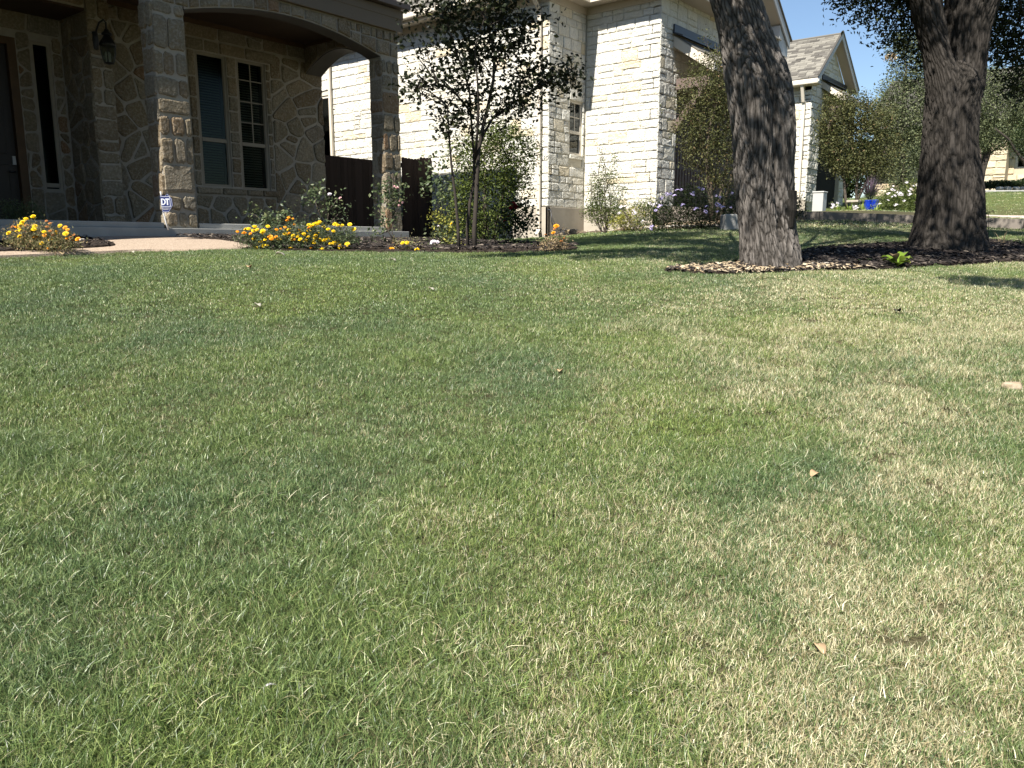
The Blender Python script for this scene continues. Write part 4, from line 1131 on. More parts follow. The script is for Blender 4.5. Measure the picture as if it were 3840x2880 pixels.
def wob(P, s, a, seed):
    r = np.random.RandomState(seed); o = np.zeros(len(P))
    for _ in range(5):
        k_ = r.normal(size=3) * s; o += np.sin(P @ k_ + r.uniform(0, 6.28))
    return o * a / 2.2
def trunk(name, centers, radii, mat, parent, nz=420, na=190, amp=.014, cs=26.0, flare=.10, seed=1, groove=None, stretch=.17):
    """barked trunk through `centers`, ridges cut into the mesh"""
    C = np.array(centers, float); Rr = np.array(radii, float)
    t = np.concatenate([[0], np.cumsum(np.linalg.norm(np.diff(C, axis=0), axis=1))]); t /= t[-1]
    T = np.linspace(0, 1, nz)
    def sm(v):
        o = np.interp(T, t, v); k_ = np.ones(int(nz / 22) | 1); k_ /= k_.sum(); pad = len(k_) // 2
        return np.convolve(np.pad(o, pad, 'edge'), k_, 'valid')
    cx_, cy_, cz_, r_ = sm(C[:, 0]), sm(C[:, 1]), np.interp(T, t, C[:, 2]), sm(Rr)
    th = np.linspace(0, 2 * math.pi, na, endpoint=False)
    TH, _ = np.meshgrid(th, T); Rg = r_[:, None] * np.ones(na)
    Z = cz_[:, None] * np.ones(na)
    if groove:
        for g0, gw, gd, z0, z1 in groove:
            wz = 1 / (1 + np.exp(-(Z - z0) * 8)) * 1 / (1 + np.exp((Z - z1) * 8))
            dth = np.angle(np.exp(1j * (TH - g0))); Rg = Rg * (1 - gd * np.exp(-(dth / gw) ** 2) * wz)
    # root flare in lobes
    zb = cz_[0]; Rg = Rg * (1 + flare * np.exp(-(Z - zb) / .16) * (1 + .8 * np.sin(TH * 4 + seed)))
    Rg = Rg * (1 + .035 * np.sin(TH * 3 + Z * 2.1 + seed) + .02 * np.sin(TH * 5 - Z * 3.7))
    Q = np.stack([np.cos(TH) * Rg, np.sin(TH) * Rg, Z * stretch], -1).reshape(-1, 3)
    Q2 = Q + np.stack([wob(Q, 14, .018, seed), wob(Q, 14, .018, seed + 1), wob(Q, 14, .02, seed + 2)], 1)
    f1, f2 = cell_noise(Q2 * cs, seed); g1, g2 = cell_noise(Q2 * cs * 2.3 + 7, seed + 9)
    ridge = np.clip((f2 - f1) * 2.1, 0, 1) ** .7 * .75 + np.clip((g2 - g1) * 1.8, 0, 1) * .25
    ridge *= .75 + .25 * np.clip(wob(Q, 9, .8, seed + 5) + .5, 0, 1)
    D = (ridge.reshape(nz, na) - .5) * amp * 2
    Rg = Rg + D
    V = np.stack([cx_[:, None] + np.cos(TH) * Rg, cy_[:, None] + np.sin(TH) * Rg, Z], -1).reshape(-1, 3)
    i = np.arange(nz - 1)[:, None] * na; j = np.arange(na)[None]; jn = (j + 1) % na
    Fq = np.stack([(i + j), (i + jn), (i + na + jn), (i + na + j)], -1).reshape(-1, 4)
    return quick(name, V, Fq, mat, parent, smooth=True, attr={'ridge': ridge})
def leaves(name, mat, parent, clusters, n, size, seed, flat=.5, shell=.55, aspect=.5, droop=0.0, clump=0, up=0.3):
    """clusters: (x, y, z, rx, ry, rz[, weight])"""
    r = np.random.RandomState(seed)
    C = np.array([c[:6] for c in clusters], float); wt = np.array([(c[6] if len(c) > 6 else 1.0) * (c[3] * c[4] * c[5]) ** .55 for c in clusters])
    k_ = r.choice(len(C), n, p=wt / wt.sum())
    d = r.normal(size=(n, 3)); d /= np.linalg.norm(d, axis=1)[:, None]
    rad = r.uniform(0, 1, n) ** (1 / 3.0); rad = shell * (0.72 + .33 * rad) + (1 - shell) * rad
    rad *= 1 + r.normal(0, .10, n)
    P = C[k_, :3] + d * C[k_, 3:] * rad[:, None]
    if clump:
        m = max(1, n // clump); src = r.randint(0, n, m); own = r.randint(0, m, n)
        P = P[src[own]] + r.normal(0, size * 1.35, (n, 3))
    a = r.normal(size=(n, 3)); a[:, 2] = a[:, 2] * flat - droop; a /= np.linalg.norm(a, axis=1)[:, None]
    nn = r.normal(size=(n, 3)) * .8; nn[:, 2] += up * 2
    b = np.cross(a, nn); b /= np.linalg.norm(b, axis=1)[:, None] + 1e-9
    c = np.cross(b, a)
    s = size * r.uniform(.55, 1.3, n)[:, None]; w = s * aspect
    tip = P + a * s * .5 - c * s * .10; base = P - a * s * .5 - c * s * .05
    l = P - b * w * .5 + c * s * .06; r2 = P + b * w * .5 + c * s * .06
    V = np.stack([base, r2, tip, l], 1).reshape(-1, 3)
    i = np.arange(n)[:, None] * 4
    Fq = np.concatenate([i + np.array([[0, 1, 2]]), i + np.array([[0, 2, 3]])], 1).reshape(-1, 3)
    return quick(name, V, Fq, mat, parent)
def curve(a, b, sag=0.0, wig=.05, n=5, r=random):
    a, b = np.array(a, float), np.array(b, float); L = np.linalg.norm(b - a); P = []
    o = np.array([r.uniform(-1, 1) for _ in range(3)]) * wig * L
    for i in range(n + 1):
        t = i / n; P.append(a + (b - a) * t + np.array((0, 0, sag * L * math.sin(math.pi * t))) + o * math.sin(math.pi * t) + np.array([r.uniform(-1, 1) for _ in range(3)]) * wig * L * .12 * (0 < i < n))
    return P
def branches(name, mat, parent, trunks, clusters, seed, r0=.015, extra=3, reach=.8, seg=5):
    """from the nearest lower trunk node to each crown cluster, then twigs inside it"""
    r = random.Random(seed); mb = MB()
    nodes = [np.array(p) for t in trunks for p in t]
    for c in clusters:
        e = np.array(c[:3]); cand = [p for p in nodes if p[2] < e[2] - .05] or nodes
        s = min(cand, key=lambda p: np.linalg.norm(p - e) + (e[2] - p[2]) * .2)
        P = curve(s, e, .08, .10, 6, r); mb.tube(P, [r0 * (1 - .7 * i / 6) for i in range(7)], seg, False)
        for _ in range(extra):
            q = P[r.randint(2, 6)]; d = np.array([r.gauss(0, 1) for _ in range(3)]); d /= np.linalg.norm(d)
            f_ = e + d * np.array(c[3:6]) * reach; mb.tube(curve(q, f_, .05, .12, 4, r), [r0 * .35, r0 * .3, r0 * .25, r0 * .18, r0 * .1], 4, False)
    return mb.build(name, mat, parent, smooth=True)

# ------------------------------------------------------------------ the two oaks
def trunk_from_px(rows, D):
    """rows of (left px, right px, y px)"""
    C, Rr = [], []
    for l, r_, y in rows:
        p = at_d((l + r_) / 2, y, D); C.append(p); Rr.append((r_ - l) / 2 / F * D * (cP + (1440 - y) / F * sP) ** -1 * 1.0)
    return C, Rr
o1 = gpx(2890, 1008); D1 = float(o1[0] * cA + o1[1] * sA)
rows1 = [(2770, 3020, 1075), (2782, 3008, 1010), (2781, 2998, 950), (2779, 2980, 868), (2770, 2974, 780), (2760, 2972, 694), (2754, 2972, 600), (2748, 2976, 521), (2739, 2972, 440), (2726, 2962, 347), (2714, 2945, 262), (2704, 2905, 174), (2690, 2876, 90), (2665, 2848, 0), (2620, 2800, -180), (2560, 2750, -420), (2500, 2700, -650)]
C1, R1 = trunk_from_px(rows1, D1)
oak1 = empty('oak_tree', (o1[0], o1[1], o1[2]), 'nearest oak, its leaning grey trunk in dappled sun in front of the white house', 'tree')
toc = math.atan2(-C1[5][1], -C1[5][0])
trunk('trunk', C1, R1, M['oak_bark'], oak1, 1000, 480, .0115, 42, seed=3, groove=[(toc + .50, .17, .30, C1[1][2] + .1, C1[10][2])])
st = at_d(2948, 800, D1 - .02); rt = np.array((sA, -cA, 0)); tc = np.array((-cA, -sA, 0))
sdir = rt * .75 + tc * .5
q = MB(); b0 = st + rt * .0; P = [at_d(2925, 905, D1 - .10), at_d(2938, 850, D1 - .11), at_d(2946, 790, D1 - .11), at_d(2949, 718, D1 - .10)]
q.tube(P, [.050, .078, .084, .080], 20); q.build('stub', M['oak_bark'], oak1, smooth=False)
oakr = random.Random(8)
crown1 = []
for i in range(46):
    a = oakr.uniform(0, 6.28); d = oakr.uniform(.2, 1) ** .6 * 3.0
    x, y, z = o1[0] - .1 + d * math.cos(a), o1[1] + 1.6 + d * .85 * math.sin(a), oakr.uniform(3.4, 6.2)
    dd = x * cA + y * sA
    if dd < 3.5 or z < .31 * dd + .75: z = max(z, .31 * dd + .85)
    crown1.append((x, y, z, oakr.uniform(.45, .8), oakr.uniform(.45, .8), oakr.uniform(.3, .5)))
crown1 += [(o1[0] - 1.6, o1[1] - .3, 3.35, .7, .5, .35), (o1[0] - 2.4, o1[1] + .1, 3.7, .7, .6, .4), (o1[0] - 1.2, o1[1] + .3, 3.3, .6, .5, .35), (o1[0] - 3.0, o1[1] - .1, 4.4, .7, .6, .4), (o1[0] - 2.1, o1[1] - .5, 4.6, .7, .6, .4), (o1[0] - .7, o1[1] - .2, 3.2, .5, .5, .3)]  # out-of-view clusters added on the sunward side to shade the trunk
# unseen leaf clusters added toward the sun, each placed to shade a chosen spot
def shade_cl(px, py, h, rx, ry, rz, w_=1.0):
    T = Vector(tuple(gpx(px, py))); p = T + TO_SUN * (h / TO_SUN.z); return (p.x, p.y, p.z, rx, ry, rz, w_)
crown1 += [shade_cl(a, b, h, .42, .26, .16, 2.2) for a, b, h in ((1870, 962, 4.5), (1960, 958, 4.3), (2060, 955, 4.7), (2150, 950, 4.4), (2250, 948, 4.2), (2340, 945, 4.6), (2440, 943, 4.3), (2540, 940, 4.5), (2640, 938, 4.2), (2720, 945, 4.4), (2250, 968, 4.5), (2420, 962, 4.3), (2560, 970, 4.6), (2660, 985, 4.3), (2560, 905, 4.6), (2690, 900, 4.5), (2730, 965, 4.2))]
crown1 += [shade_cl(a, b, h, .5, .34, .2, 2.0) for a, b, h in ((3060, 962, 4.6), (3160, 955, 4.4), (3250, 960, 4.7), (3340, 950, 4.5), (3430, 960, 4.8), (3540, 975, 4.5), (3650, 960, 4.7), (3760, 950, 4.4), (3830, 935, 4.7), (3700, 1062, 4.5), (3800, 1070, 4.6))]
leaves('crown', M['leaf_oak'], oak1, crown1, 42000, .085, 11, .6, .3, .5)
br = MB(); top1 = C1[-1]
for c in crown1[::2]: br.tube(curve(C1[-1 - oakr.randint(0, 2)], c[:3], .05, .08, 5, oakr), [.07, .05, .04, .03, .02, .01], 6, False)
br.build('limb', M['oak_bark'], oak1, smooth=True)

o2 = gpx(3555, 940); D2 = float(o2[0] * cA + o2[1] * sA)
D2 = 9.0
rows2 = [(3395, 3705, 1010), (3408, 3692, 958), (3421, 3684, 912), (3436, 3681, 861), (3451, 3680, 790), (3458, 3677, 700), (3463, 3664, 607), (3470, 3657, 520), (3474, 3658, 450), (3481, 3661, 392), (3484, 3672, 340), (3500, 3668, 290), (3530, 3640, 240), (3560, 3600, 200)]
C2, R2 = trunk_from_px(rows2, D2)
oak2 = empty('oak_tree', (C2[1][0], C2[1][1], C2[1][2]), 'oak at the right in deep shade, thick dark trunk forking into two limbs', 'tree')
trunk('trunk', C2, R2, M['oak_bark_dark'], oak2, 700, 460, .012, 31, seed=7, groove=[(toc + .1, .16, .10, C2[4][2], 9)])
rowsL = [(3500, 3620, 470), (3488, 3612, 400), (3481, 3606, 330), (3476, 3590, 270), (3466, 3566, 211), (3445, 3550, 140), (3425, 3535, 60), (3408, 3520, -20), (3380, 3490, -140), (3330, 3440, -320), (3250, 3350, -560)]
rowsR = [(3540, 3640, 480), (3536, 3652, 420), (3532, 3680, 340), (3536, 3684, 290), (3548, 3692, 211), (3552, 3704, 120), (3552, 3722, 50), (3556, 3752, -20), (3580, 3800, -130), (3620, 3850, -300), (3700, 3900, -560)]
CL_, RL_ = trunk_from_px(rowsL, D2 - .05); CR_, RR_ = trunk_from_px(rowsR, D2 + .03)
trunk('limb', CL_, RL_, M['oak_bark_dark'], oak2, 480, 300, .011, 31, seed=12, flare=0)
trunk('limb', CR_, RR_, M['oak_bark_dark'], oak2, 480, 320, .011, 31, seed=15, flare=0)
crown2 = []
for i in range(40):
    a = oakr.uniform(0, 6.28); d = oakr.uniform(.2, 1) ** .6 * 3.4
    x, y, z = C2[0][0] + .3 + d * math.cos(a), C2[0][1] + .3 + d * math.sin(a), oakr.uniform(3.9, 6.5)
    dd = x * cA + y * sA
    if dd < 3.5 or z < .31 * dd + .75: z = max(z, .31 * dd + .85)
    crown2.append((x, y, z, oakr.uniform(.5, .9), oakr.uniform(.5, .9), oakr.uniform(.3, .55)))
leaves('crown', M['leaf_oak'], oak2, crown2, 24000, .09, 13, .6, .3, .5)
# boughs that hang into the picture
def pxcl(lst, D, s=1.0):
    out = []
    for px, py, rx, ry, *o in lst:
        d = D + (o[0] if o else 0); p = at_d(px, py, d); k_ = d / F
        out.append((p[0], p[1], p[2], rx * k_ * s, rx * k_ * s, ry * k_ * s) + ((o[1],) if len(o) > 1 else ()))
    return out
hang = pxcl([(3175, -30, 70, 55), (3250, 10, 60, 60), (3320, -20, 80, 60), (3330, 60, 60, 55), (3400, 30, 60, 70), (3225, 70, 22, 45), (3150, 25, 35, 28), (3390, 130, 55, 50), (3350, 150, 30, 25), (3430, 180, 35, 50), (3280, 110, 18, 30),
             (3420, -60, 120, 60), (3200, -90, 120, 40), (3300, 152, 26, 10, 0, .3), (3450, 250, 25, 40), (3395, 205, 20, 20)], 9.3)
hang2 = pxcl([(3760, 20, 70, 90, .5), (3820, 120, 60, 90, .5), (3740, 150, 50, 60, .8), (3790, 230, 60, 60, .8), (3850, 280, 50, 70, .5), (3720, 60, 40, 60, .6), (3640, -30, 90, 50, .8), (3820, 330, 50, 30, .9), (3880, 60, 60, 90, .4), (3760, -60, 120, 50, .3)], 9.6)
leaves('foliage', M['leaf_oak'], oak2, hang, 4600, .056, 21, .8, .15, .40, .1, 7)
leaves('foliage', M['leaf_oak'], oak2, hang2, 7500, .060, 22, .8, .2, .42, .1, 5)
br = MB()
for c in hang[:16]: br.tube(curve(at_d(3440, -60, 9.2), c[:3], .05, .10, 5, oakr), [.012, .009, .007, .005, .004, .002], 5, False)
for c in hang2: br.tube(curve(at_d(3800, -140, 9.5), c[:3], .05, .10, 5, oakr), [.012, .009, .007, .005, .004, .002], 5, False)
br.build('twigs', M['dark_bark'], oak2, smooth=True)
leaves('dead_leaves', M['leaf_dry'], oak2, pxcl([(3340, 215, 22, 14, 3)], 14), 110, .05, 5, .8, .3, .5)

# ------------------------------------------------------------------ crepe myrtle in front of the white wall
mg = gpx(1745, 946); DM = float(mg[0] * cA + mg[1] * sA)
myr = empty('crepe_myrtle', tuple(mg), 'dark leaved crepe myrtle with several thin trunks at the lawn edge before the white wall', 'tree')
def pxpath(pts, D):
    return [at_d(p[0], p[1], D + (p[2] if len(p) > 2 else 0)) for p in pts]
stems = [([(1782, 950), (1778, 870), (1785, 760), (1790, 650), (1795, 560), (1812, 470), (1830, 400), (1850, 300), (1855, 200), (1830, 100), (1800, 20), (1790, -60)], .026),
         ([(1755, 948, .1), (1752, 860, .1), (1762, 760, .1), (1778, 680, .1), (1778, 600, .08), (1772, 520, .06), (1765, 420, .0), (1760, 330, -.1), (1720, 220, -.1), (1690, 120, -.1)], .019),
         ([(1790, 570), (1815, 500, .1), (1850, 440, .2), (1920, 390, .3), (2000, 340, .3), (2070, 300, .3), (2140, 270, .3)], .016),
         ([(1722, 946, -.1), (1718, 860, -.1), (1708, 740, -.1), (1693, 620, -.1), (1685, 520, -.15), (1678, 400, -.2)], .019),
         ([(1781, 600), (1790, 500, -.1), (1795, 400, -.2), (1790, 300, -.2), (1780, 180, -.2), (1820, 60, -.2)], .015),
         ([(1765, 420), (1700, 340, -.2), (1640, 310, -.3), (1570, 330, -.4)], .012)]
paths = []
for pts, r_ in stems:
    P = pxpath(pts, DM); n = len(P)
    m = MB(); m.tube(P, [r_ * (1 - .62 * i / (n - 1)) for i in range(n)], 10); m.build('trunk', M['dark_bark'], myr, smooth=True); paths.append(P)
mc = pxcl([(1790, 30, 120, 55, 0), (1650, 20, 90, 45, -.2), (1560, 20, 45, 28, -.3), (1900, 40, 70, 50, .1), (1700, 90, 90, 40, 0), (1850, 110, 100, 50, .1), (1960, 130, 60, 45, .2), (2010, 90, 35, 25, .2), (2050, 60, 30, 22, .2),
           (1750, 180, 80, 45, 0), (1660, 160, 55, 35, -.2), (1600, 190, 50, 18, -.3), (1540, 150, 35, 14, -.4), (1880, 190, 70, 40, .1), (1800, 230, 80, 40, 0), (1720, 250, 60, 35, -.1), (1960, 170, 45, 22, .2),
           (1600, 290, 60, 30, -.3), (1545, 330, 45, 22, -.4), (1500, 335, 22, 12, -.4, .4), (1660, 300, 50, 22, -.2), (1590, 360, 40, 22, -.3),
           (1990, 260, 55, 28, .2), (2060, 270, 60, 40, .3), (2130, 285, 50, 35, .3), (2040, 320, 60, 26, .3), (2110, 320, 50, 22, .3), (1930, 300, 50, 26, .2), (2165, 250, 20, 10, .3, .4),
           (1950, 370, 50, 30, .2), (1990, 390, 36, 24, .2), (1880, 400, 55, 30, .1), (1920, 430, 34, 14, .1), (1780, 380, 50, 28, 0), (1720, 330, 36, 20, -.1), (1850, 330, 50, 26, 0),
           (1640, 410, 24, 16, -.2), (1680, 445, 34, 18, -.2), (1720, 430, 44, 26, -.1), (1750, 470, 40, 24, 0), (1670, 490, 34, 14, -.2), (1820, 440, 34, 22, .1)], DM)
mc = [(c[0], c[1], c[2], c[3] * .86, c[4] * .86, c[5] * .68) + tuple(c[6:]) for c in mc]
leaves('foliage', M['leaf_myrtle'], myr, mc, 5800, .055, 31, .7, .05, .62, .15, 9)
branches('branch', M['dark_bark'], myr, paths, mc, 32, .008, 2)

# ------------------------------------------------------------------ shrubs
def shrub(name, label, cat, base_px, D, cl, mat, n, size, seed, stems_=6, stem_mat='thin_bark', r0=.008, group=None, clump=4, up=.3, shell=.3, aspect=.45, base=None, **kw):
    g = base if base is not None else at_d(base_px[0], base_px[1], D)
    z = h1(g[0], g[1]); e = empty(name, (g[0], g[1], z), label, cat, group)
    C = pxcl(cl, D)
    leaves('foliage', mat, e, C, n, size, seed, .8, shell, aspect, 0, clump, up, **kw)
    r = random.Random(seed); m = MB()
    for i in range(stems_):
        c = C[r.randrange(len(C))]; f0 = (g[0] + r.uniform(-.06, .06), g[1] + r.uniform(-.06, .06), z - .03)
        m.tube(curve(f0, c[:3], .0, .10, 6, r), [r0 * (1 - .7 * i_ / 6) for i_ in range(7)], 5, False)
    m.build('stems', M[stem_mat], e, smooth=True)
    return e
def flowers(par, pts, kind, mats, name='flower', seed=0, size=.022):
    """heads as parts that share a few meshes"""
    r = random.Random(seed); protos = {}
    for p, mk, sc in pts:
        if mk not in protos:
            m = MB()
            if kind == 'marigold':
                for ring, (rad, zz, nn) in enumerate(((1.0, 0, 9), (.78, .22, 8), (.5, .42, 6), (.22, .55, 4))):
                    for q_ in range(nn):
                        th = 2 * math.pi * (q_ + .5 * (ring % 2)) / nn; c, s = math.cos(th), math.sin(th); w_ = .36 * rad + .12
                        m.add([(c * .1 * rad, s * .1 * rad, zz - .05), (c * rad * .8 - s * w_, s * rad * .8 + c * w_, zz + .06), (c * rad, s * rad, zz + .12), (c * rad * .8 + s * w_, s * rad * .8 - c * w_, zz + .06)], [(0, 3, 2, 1)])
                m.lathe((0, 0, -.5), [(.12, -.35), (.30, .0), (.36, .4)], 6)
            elif kind == 'cluster':
                rq = random.Random(3)
                for q_ in range(16):
                    a, b = rq.uniform(0, 6.28), rq.uniform(0, 1.3); c = np.array((math.sin(b) * math.cos(a), math.sin(b) * math.sin(a), math.cos(b) * .7)); s = .30
                    t1 = np.cross(c, (0.1, .2, 1)); t1 /= np.linalg.norm(t1); t2 = np.cross(c, t1)
                    m.add([c + t1 * s, c + t2 * s, c - t1 * s, c - t2 * s, c * 1.05], [(0, 1, 4), (1, 2, 4), (2, 3, 4), (3, 0, 4)])
            elif kind == 'rose':
                for ring, (rad, zz, nn) in enumerate(((1.0, 0, 5), (.7, .3, 5), (.4, .5, 4))):
                    for q_ in range(nn):
                        th = 2 * math.pi * (q_ + .5 * (ring % 2)) / nn; c, s = math.cos(th), math.sin(th); w_ = .5 * rad
                        m.add([(0, 0, zz - .3), (c * rad * .7 - s * w_, s * rad * .7 + c * w_, zz + .2), (c * rad, s * rad, zz + .45), (c * rad * .7 + s * w_, s * rad * .7 - c * w_, zz + .2)], [(0, 3, 2, 1)])
            me = bpy.data.meshes.new(name); me.from_pydata(m.v, [], m.f); me.materials.append(M[mk]); protos[mk] = me
        o = link(name, protos[mk], None, par); o.location = Vector(p) - world_loc(par); s_ = size * sc
        o.scale = (s_, s_, s_)
        tilt = Vector((-.5, -.45, 1)) + Vector((r.uniform(-.5, .5), r.uniform(-.5, .5), 0)); o.rotation_euler = tilt.to_track_quat('Z', 'Y').to_euler()
# marigolds: the big patch by the walkway, the small one on the left, stragglers
def marigold(label, heads, base, D, cl, n, seed, low=0, lmat='leaf_marigold', hs=.026, group=None):
    g = at_d(base[0], base[1], D); e = empty('marigold_plant', (g[0], g[1], h1(g[0], g[1])), label, 'flowers', group)
    C = pxcl(cl, D); leaves('foliage', M[lmat], e, C, n, .030, seed, .9, .15, .28, 0, 3, .3)
    m = MB(); r = random.Random(seed); pts = []
    for hx, hy, mk, sc in heads:
        p = at_d(hx, hy, D + r.uniform(-.16, .02)); pts.append((tuple(p), mk, sc))
        f0 = at_d(hx + r.uniform(-25, 25), base[1] - r.uniform(0, 15), D); m.tube(curve(f0, p, 0, .08, 4, r), .0022, 4, False)
    m.build('stems', M['leaf_rose'], e); flowers(e, pts, 'marigold', None, 'flower', seed, hs); return e
y_, o_, u_ = 'petal_yellow', 'petal_orange', 'petal_rust'
c7 = lambda x, y: (x * .22604, 700 + y * .22604)
Hl = [(550, 495, y_, 1.1), (430, 535, y_, 1), (375, 590, y_, 1.2), (340, 640, y_, 1.2), (330, 680, y_, 1), (145, 770, y_, 1.1), (285, 745, y_, 1), (345, 730, y_, 1), (575, 655, y_, 1.1), (560, 710, y_, 1.1), (525, 725, y_, 1), (325, 825, y_, 1), (590, 830, o_, 1.1),
      (690, 940, y_, 1.1), (730, 750, y_, .9), (740, 810, o_, 1), (995, 650, y_, 1), (1080, 680, o_, 1), (935, 755, y_, 1.1), (1090, 780, y_, 1.2), (835, 885, y_, 1), (1290, 870, o_, 1.1), (770, 570, u_, .6), (830, 610, u_, .7), (1120, 715, o_, .8), (1225, 800, u_, .6), (1110, 860, o_, .7), (440, 645, u_, .9), (270, 670, o_, .8), (205, 665, u_, .7), (1210, 890, u_, .8), (1000, 1015, o_, .7), (780, 670, u_, .8), (450, 745, u_, .7), (1175, 845, u_, .8), (800, 1020, o_, .6), (200, 730, u_, .6), (880, 800, u_, .8), (830, 735, u_, .7)]
Hl = [(*c7(a, b), m_, s_) for a, b, m_, s_ in Hl]
gl = gpx(160, 945); Dl = float(gl[0] * cA + gl[1] * sA) - .12
marigold('smaller clump of yellow marigolds going over in the left mulch bed beside the walkway', Hl, (160, 935), Dl, [(45, 890, 26, 34), (90, 870, 40, 40), (130, 880, 40, 45), (180, 890, 45, 42), (230, 900, 45, 34), (265, 915, 35, 24), (110, 910, 50, 26), (60, 915, 30, 18), (200, 925, 60, 16)], 4200, 61)
c4 = lambda x, y: (800 + x * .3617, 500 + y * .3617)
rM = random.Random(17)
Hr = [(1105, 920), (1050, 945), (1035, 955), (990, 950), (1020, 960), (1075, 935), (1260, 940), (1290, 955), (1335, 955), (1415, 945), (1455, 995), (1190, 995), (1145, 970), (990, 1010), (920, 1025), (885, 1035), (940, 1045), (1075, 1045), (985, 1075), (1000, 1055), (1060, 1080), (1200, 1075), (1190, 1100), (1150, 1110), (1105, 1105), (1250, 1145), (1305, 1135), (1260, 1130), (1305, 1180), (1135, 1200), (1225, 1230), (1045, 1130), (1040, 1120), (960, 1115), (930, 1165), (810, 1150), (800, 1195), (820, 1100), (750, 1045), (770, 1060), (740, 1040), (785, 1000), (540, 1100), (490, 1115), (555, 1160), (520, 1165), (435, 1185), (455, 1000), (515, 1010), (510, 1030), (415, 1010), (335, 995), (365, 990), (430, 970), (565, 965), (680, 1100), (420, 1095), (830, 1060), (875, 1070), (1175, 1115), (1390, 1150), (1245, 1015), (900, 1100), (640, 1210), (1130, 1215), (1215, 1145), (1310, 1165), (1390, 1155), (1060, 1060)]
Ho = [(318, 1035, 1), (250, 1020, .7), (385, 1040, .7), (590, 1075, 1.2), (610, 1085, 1.1), (600, 1095, 1), (655, 1000, .8), (700, 990, .6), (745, 975, .8), (780, 875, .7), (765, 905, .8), (825, 885, .5), (840, 945, .6), (650, 1075, .8), (990, 980, .7), (840, 1100, .6), (1010, 1190, .6), (890, 1000, .6), (785, 1035, .6), (1095, 1205, .7), (1350, 1190, .6)]
Hr = [(*c4(a, b), y_, rM.uniform(.8, 1.15)) for a, b in Hr] + [(*c4(a, b), o_, s_) for a, b, s_ in Ho]
gr = gpx(1120, 940); Dr = float(gr[0] * cA + gr[1] * sA)
marigold('largest patch of bright yellow marigolds in the mulch bed in front of the porch windows', Hr, (1120, 940), Dr, [(915, 895, 28, 24), (960, 890, 40, 34), (1010, 900, 45, 30), (1060, 890, 50, 36), (1110, 890, 55, 40), (1170, 880, 55, 42), (1230, 880, 55, 42), (1290, 885, 45, 40), (1310, 905, 40, 30), (1000, 925, 60, 18), (1100, 928, 80, 18), (1230, 925, 80, 20), (1130, 860, 40, 24)], 9500, 62, lmat='leaf_rose')
gs = gpx(1520, 943); Ds = float(gs[0] * cA + gs[1] * sA)
marigold('sparse low marigold plant with four orange heads in front of the right porch column', [(1469, 933, o_, 1.1), (1493, 925, y_, 1.1), (1510, 911, y_, .9), (1527, 910, y_, .9), (1565, 935, y_, 1.2), (1485, 937, o_, .6)], (1520, 943), Ds, [(1490, 930, 22, 12), (1530, 925, 26, 16), (1560, 935, 18, 10)], 800, 63)
gt = gpx(2090, 945); Dt = float(gt[0] * cA + gt[1] * sA)
marigold('leggy browning marigold with few orange heads at the lawn edge right of the myrtle', [(2086, 848, o_, 1.2), (2075, 873, o_, .9), (2080, 858, u_, .7), (2105, 905, u_, .7), (2115, 893, u_, .5), (2045, 880, u_, .5)], (2090, 945), Dt, [(2060, 915, 36, 22), (2100, 900, 26, 28), (2085, 930, 45, 12), (2040, 930, 20, 10)], 900, 64, lmat='leaf_dry', hs=.026)

# roses
def rose(label, canes, cl, base, D, n, seed, heads=(), lmat='leaf_rose', size=.045, mk='petal_pink', r0=.007, hs=.03):
    g = at_d(base[0], base[1], D); e = empty('rose_bush', (g[0], g[1], h1(g[0], g[1])), label, 'rose bush')
    m = MB()
    for c in canes:
        P = pxpath(c, D); n_ = len(P); m.tube(P, [r0 * (1 - .55 * i / (n_ - 1)) for i in range(n_)], 6)
    m.build('canes', M['leaf_rose'] if r0 < .006 else M['thin_bark'], e, smooth=True)
    leaves('foliage', M[lmat], e, pxcl(cl, D), n, size, seed, .8, .2, .6, 0, 4, .4)
    if heads: flowers(e, [(tuple(at_d(a, b, D - .03)), k_, s_) for a, b, k_, s_ in heads], 'rose', None, 'flower', seed, hs)
    return e
Db = 9.6
rose('tall thin rose with pink blooms between the marigolds and the porch windows', [[(1225, 850), (1232, 800), (1236, 770), (1235, 725)], [(1210, 830), (1195, 790), (1185, 765), (1180, 735)], [(1240, 835), (1262, 810), (1275, 795)], [(1236, 785), (1255, 760), (1270, 742)], [(1230, 845), (1260, 825), (1285, 818)]],
     [(1165, 712, 20, 14), (1180, 735, 22, 16), (1195, 705, 16, 8), (1155, 740, 16, 12), (1230, 745, 22, 14), (1262, 742, 14, 8), (1230, 780, 28, 18), (1272, 788, 18, 9), (1250, 770, 14, 9), (1160, 760, 10, 8)], (1230, 850), Db, 330, 71, [(1236, 731, 'petal_white', 1.0), (1277, 744, 'petal_pink', .7), (1179, 708, 'petal_pink', .5)])
rose('low dark green rose behind the left end of the marigold patch', [[(1000, 860), (985, 830), (955, 805), (935, 798)], [(1030, 860), (1045, 825), (1065, 805), (1072, 797)], [(1010, 860), (1015, 830)]],
     [(945, 803, 18, 7), (975, 812, 26, 10), (1005, 830, 34, 18), (1060, 815, 20, 18), (1070, 800, 14, 7), (1045, 840, 24, 16), (1000, 850, 30, 12), (1060, 850, 22, 16)], (1015, 865), Db, 560, 72, lmat='leaf_rose')
